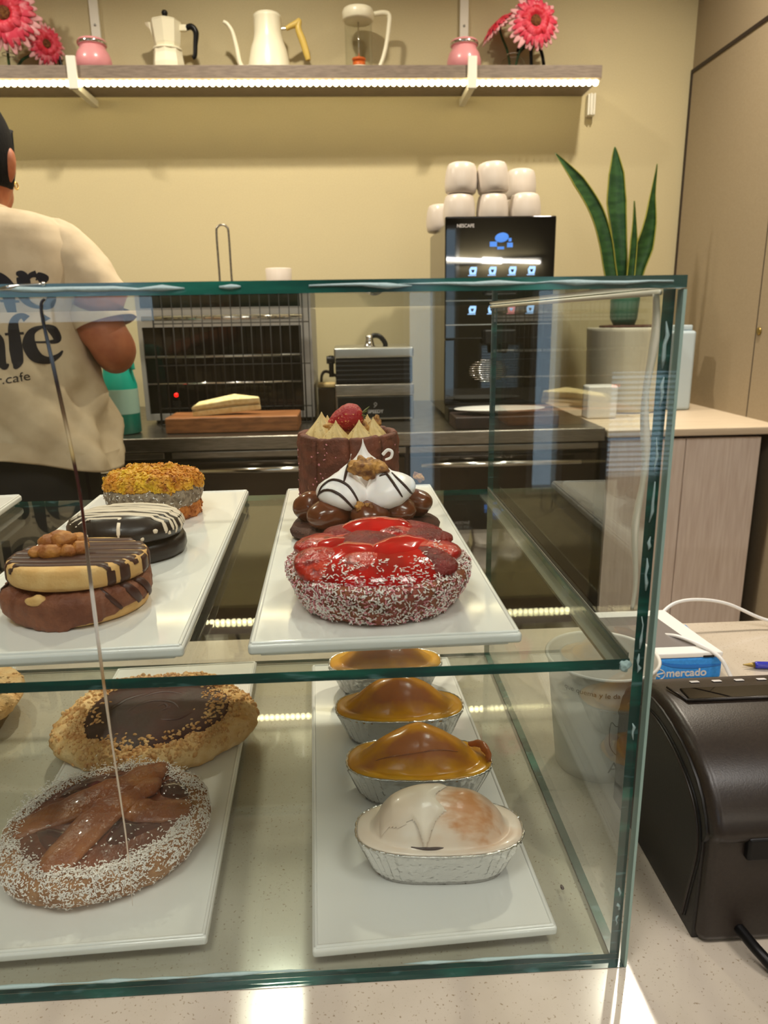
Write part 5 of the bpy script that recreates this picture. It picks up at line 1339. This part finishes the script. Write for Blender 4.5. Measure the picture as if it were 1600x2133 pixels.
# ------------------------------------------------------------------ the person behind the counter, seen from behind
def person():
    CX, CY = -.838, 1.10
    t = thing('person', 'person seen from behind in a cream printed T-shirt and black trousers', 'person', (CX, CY, ZF))
    O = Vector((CX, CY, ZF)); L = lambda x, y, z: (x-CX, y-CY, z-ZF)
    gs = []
    # torso, neck, head, limbs as overlapping forms that are fused into one skin
    gs.append(loft([[(a*math.cos(k*PI/16), b*math.sin(k*PI/16), z) for k in range(32)] for z, a, b in [(.90, .13, .10), (.98, .165, .115), (1.10, .15, .10), (1.25, .165, .105), (1.38, .175, .105), (1.44, .16, .09), (1.485, .09, .07), (1.50, .06, .06)]]))
    gs.append(tube([(0, .01, 1.46), (0, .015, 1.52), (0, .03, 1.56)], [.062, .056, .056], 20))
    gs.append(blob((0, .035, 1.600), (.074, .094, .112), 4))
    gs.append(blob((0, .085, 1.545), (.050, .050, .045), 3))
    gs.append(blob((0, .128, 1.585), (.012, .016, .024), 3))
    gs.append(tube([(-.018, .127, 1.552), (.018, .127, 1.552)], .007, 10))
    for s in (-1, 1):
        gs.append(blob((s*.077, .03, 1.585), (.010, .018, .031), 3, (0, s*.15, .2*s)))
        gs.append(blob((s*.03, .117, 1.615), (.018, .012, .008), 3))
        gs.append(stube([(s*.15, .0, 1.425), (s*.195, -.005, 1.37), (s*.228, -.02, 1.275)], [.058, .052, .042], 18, 6))
        gs.append(stube([(s*.228, -.02, 1.285), (s*.236, .0, 1.255), (s*.20, .12, 1.235), (s*.165, .25, 1.235)], [.041, .0415, .036, .026], 18, 8))
        # hand: palm, four fingers of different length, a thumb from the side of the palm
        w = Vector((s*.163, .255, 1.235)); f = Vector((-s*.30, 1, -.05)).normalized(); up = Vector((0, 0, 1)); sd = f.cross(up).normalized()*s
        gs.append(tube([w-f*.01, w+f*.03, w+f*.075, w+f*.092], [.024, .034, .036, .028], 14, .48, (0, 0, 1)))
        for k, (o_, ln, r_) in enumerate([(-.027, .066, .0082), (-.009, .078, .0088), (.010, .072, .0084), (.028, .056, .0075)]):
            b0 = w+f*.085+sd*o_
            gs.append(stube([b0-f*.02, b0+f*ln*.4-up*.004, b0+f*ln*.75-up*.016, b0+f*ln-up*.032], [r_*1.1, r_, r_*.92, r_*.7], 10, 5))
        b0 = w+f*.025-sd*.028
        gs.append(stube([b0, b0-sd*.022+f*.025-up*.006, b0-sd*.026+f*.052-up*.014], [.013, .0105, .008], 10, 5))
        gs.append(tube([(s*.09, 0, .94), (s*.095, .0, .70), (s*.095, -.005, .50), (s*.095, .005, .30), (s*.095, .0, .09), (s*.095, 0, .03)], [.095, .082, .056, .054, .036, .036], 20))
        gs.append(stube([(s*.095, -.035, .035), (s*.098, .03, .04), (s*.105, .12, .022), (s*.107, .16, .018)], [.036, .036, .030, .018], 14, 6))
    b = mesh('body', join(*gs), M['skin'], t)
    md = b.modifiers.new('fuse', 'REMESH'); md.mode = 'VOXEL'; md.voxel_size = .0062; md.use_smooth_shade = True
    sm = b.modifiers.new('soften', 'SMOOTH'); sm.iterations = 4; sm.factor = .5
    for s in (-1, 1):
        mesh('eye', blob((s*.029, .1215, 1.602), (.011, .007, .006), 3), M['white_plastic'], t)
        mesh('iris', blob((s*.029, .1275, 1.602), (.0048, .002, .0048), 2), M['hair'], t)
    hair = []
    for x, y, z in blob((0, 0, 0), (1, 1, 1), 5)[0]:
        hair.append((x, y, z))
    hf = blob((0, 0, 0), (1, 1, 1), 5)[1]
    hv = []
    for x, y, z in hair:
        low = -.35 if y < .25 else .45+.3*(y-.25)
        zz = max(z, low-.15)
        k = 1+.012*noise.noise(Vector((x*9, y*9, z*2)))
        hv.append((x*.0815*k, y*.102*k+.028, zz*.121+1.607))
    mesh('hair', (hv, hf), M['hair'], t)
    mesh('hair_bun', rough(blob((-.005, -.085, 1.66), (.045, .04, .045), 4), .004, 40, 2), M['hair'], t)
    mesh('earring', tube([(.0835+.0005*math.cos(a), .028+.006*math.cos(a), 1.549+.006*math.sin(a)) for a in [k*PI/8 for k in range(17)]], .0015, 6), M['gold'], t)
    # T-shirt: one loft for the trunk with folds and a hem that sags to the right
    N = 128; rings = []
    lv = [(.588, .066, .060, 0), (.585, .085, .075, 0), (.578, .128, .088, 0), (.568, .160, .100, 0), (.550, .182, .112, 0), (.520, .196, .122, 0), (.480, .199, .128, 0), (.44, .197, .130, 0), (.40, .193, .130, 0), (.36, .193, .130, .002), (.32, .196, .131, .004), (.28, .200, .133, .006), (.24, .206, .136, .008), (.20, .213, .140, .010), (.165, .221, .144, .011), (.140, .228, .147, .011), (.128, .230, .148, .011)]
    M2 = []
    for i in range(len(lv)-1):
        for k in range(3):
            f_ = k/3; M2.append([lv[i][j]+(lv[i+1][j]-lv[i][j])*f_ for j in range(4)])
    M2.append(list(lv[-1]))
    for z, a, b_, fo in M2:
        rr = []
        for k in range(N):
            th = 2*PI*k/N; c, s = math.cos(th), math.sin(th)
            sx = math.copysign(abs(c)**.85, c); sy = math.copysign(abs(s)**.85, s)
            fold = fo*(math.sin(5*th+z*30)+.6*math.sin(9*th-z*46+1))
            dq = .004*noise.noise(Vector((c*2.5, s*2.5, z*16)))+(.011*noise.noise(Vector((c*3, s*3+4, z*30+c*6))) if z < .32 else .0)
            x = (a+fold+dq)*sx; y = (b_+fold+dq)*sy
            u = max(0, (.30-z)/.17); sag = u*u*(-.024*max(0, c)**1.4+.028*(1-max(0, c)))
            rr.append((x, y+.0, z-ZF+sag))
        rings.append(rr)
    inner = [[(x*.985, y*.985, z+.002) for x, y, z in rings[-1]], [(x*.98, y*.98, z+.03) for x, y, z in rings[-2]]]
    trunk = loft(rings+inner, False, False)
    sh_ = mesh('t_shirt', trunk, M['shirt'], t)
    for s in (-1, 1):
        P = smooth_path([(s*.105, .0, 1.452), (s*.150, .0, 1.432), (s*.190, -.004, 1.385), (s*.222, -.012, 1.330), (s*.232, -.016, 1.300)], 8)
        R = lerp_r([.040, .056, .061, .061, .060, .059], len(P))
        g = tube(P, R, 40)
        g = (g[0], g[1][:-1])
        mesh('sleeve', rough(g, .004, 26, 3+s, 2), M['shirt'], sh_)
    mesh('collar', tube([(.068*math.cos(a), .062*math.sin(a), 1.506-.004*math.sin(a)) for a in [k*PI/24 for k in range(49)]], .006, 8), M['shirt'], sh_)
    # printed words on the back, laid on the cloth
    tree = bvh(outward(trunk))
    def put(u, v):
        h = tree.ray_cast(Vector((u, -.6, v)), Vector((0, 1, 0)))
        return (h[0]+Vector((0, -.0012, 0))) if h[0] else Vector((u, -.13, v))
    def ribbon(pts, ws, closed=False):
        P = smooth_path([(a, b, 0) for a, b in pts], 8); R = lerp_r(ws, len(P)); V, F = [], []; mth = 6
        for i, p in enumerate(P):
            a = P[max(i-1, 0)]; b = P[min(i+1, len(P)-1)]; d = (b-a).normalized(); n = Vector((-d.y, d.x, 0))
            for k in range(mth+1):
                q = p+n*R[i]*(k/mth-.5)*2; V.append(tuple(put(q.x, q.y)))
        for i in range(len(P)-1):
            for k in range(mth): F.append((i*(mth+1)+k, i*(mth+1)+k+1, (i+1)*(mth+1)+k+1, (i+1)*(mth+1)+k))
        return V, F
    X = lambda wx: -.1564+(wx+.1564)*.955-CX; Z = lambda wz: .3827+(wz-.3827)*.955-ZF
    def glyph(name, strokes, cx, cz, s):
        mesh(name, join(*[ribbon([(X(cx)+a*s, Z(cz)+b*s) for a, b in p], [w*s*1.22 for w in ws]) for p, ws in strokes]), M['ink'], sh_)
    oo = [([(math.cos(a)*.8, math.sin(a)) for a in [PI/2+k*PI/10 for k in range(21)]], [.06, .2, .34, .2, .06, .2, .34, .2, .06])]
    rr_ = [([(-.5, .95), (-.28, .9), (-.2, .6), (-.2, -.6), (-.24, -.95)], [.05, .2, .26, .26, .2]), ([(-.65, -.98), (-.2, -.93), (.25, -.98)], [.03, .1, .03]), ([(-.15, .45), (.15, .85), (.45, .95)], [.04, .1, .16]), ([(.45, .95), (.66, .72), (.6, .48)], [.1, .26, .08])]
    ff = [([(.75, 1.55), (.5, 1.75), (.15, 1.5), (.0, .9), (-.02, -.2), (.0, -1.0), (-.15, -1.35)], [.2, .12, .16, .24, .3, .24, .05]), ([(-.5, .68), (.5, .72)], [.06, .06])]
    ee = [([(-.55, .12), (.1, .1), (.62, .2), (.45, .85), (0, 1.0), (-.55, .7), (-.75, 0), (-.5, -.75), (.05, -1.0), (.6, -.75), (.85, -.45)], [.04, .05, .14, .2, .07, .16, .3, .28, .18, .1, .03]), ([(.08, 1.35), (.3, 1.62)], [.05, .17])]
    aa = [([(.0, .85), (.4, .95), (.6, .6), (.6, -.5), (.75, -.95), (1.0, -.8)], [.06, .12, .2, .22, .16, .03]), ([(.55, .2), (-.1, .1), (-.5, -.35), (-.25, -.9), (.3, -.8), (.55, -.4)], [.05, .1, .24, .18, .07, .04]), ([(.0, .85), (-.3, .7)], [.08, .2])]
    mm = [([(-.9, .9), (-.8, -.95)], [.14, .2]), ([(-.8, .6), (-.4, .95), (-.1, .6), (-.1, -.95)], [.06, .12, .22, .2]), ([(-.1, .6), (.3, .95), (.65, .6), (.65, -.95)], [.06, .12, .22, .2])]
    CC = [([(.6, .6), (.3, 1.0), (-.2, 1.0), (-.7, .5), (-.8, -.2), (-.5, -.9), (.1, -1.1), (.6, -.7)], [.16, .1, .1, .26, .3, .2, .1, .04])]
    glyph('printed_letter', oo, -.786, .440, .031); glyph('printed_letter', rr_, -.729, .440, .031); glyph('printed_letter', mm, -.850, .440, .031)
    glyph('printed_letter', ee, -.718, .347, .029); glyph('printed_letter', ff, -.762, .345, .029); glyph('printed_letter', aa, -.806, .337, .029); glyph('printed_letter', CC, -.860, .345, .034)
    small = text_mesh('printed_caption', 'amor.cafe', .022, M['ink'], sh_, (X(-.790), 0, Z(.284)), (PI/2, 0, 0), 0, 0, 1)
    for v in small.data.vertices: v.co = put(v.co.x, v.co.z+(v.co.x-X(-.79))*.12)
    # trousers and shoes
    tr = []
    tr.append(loft([[(a*math.cos(k*PI/20), b*math.sin(k*PI/20), z) for k in range(40)] for z, a, b in [(1.10, .172, .118), (1.02, .178, .125), (.92, .185, .130), (.86, .178, .122)]], False, True))
    for s in (-1, 1):
        tr.append(tube([(s*.092, 0, .93), (s*.098, .0, .72), (s*.098, -.003, .5), (s*.098, .004, .3), (s*.098, 0, .055)], [.094, .092, .072, .064, .058], 24))
    mesh('trousers', join(*tr), M['trousers'], t)
    for s in (-1, 1):
        mesh('shoe', rough(stube([(s*.097, -.06, .045), (s*.097, -.02, .05), (s*.10, .08, .042), (s*.107, .17, .032), (s*.108, .195, .030)], [.032, .046, .044, .036, .012], 18, 6, .85, (0, 0, 1)), .001, 40), M['black'], t)
person()
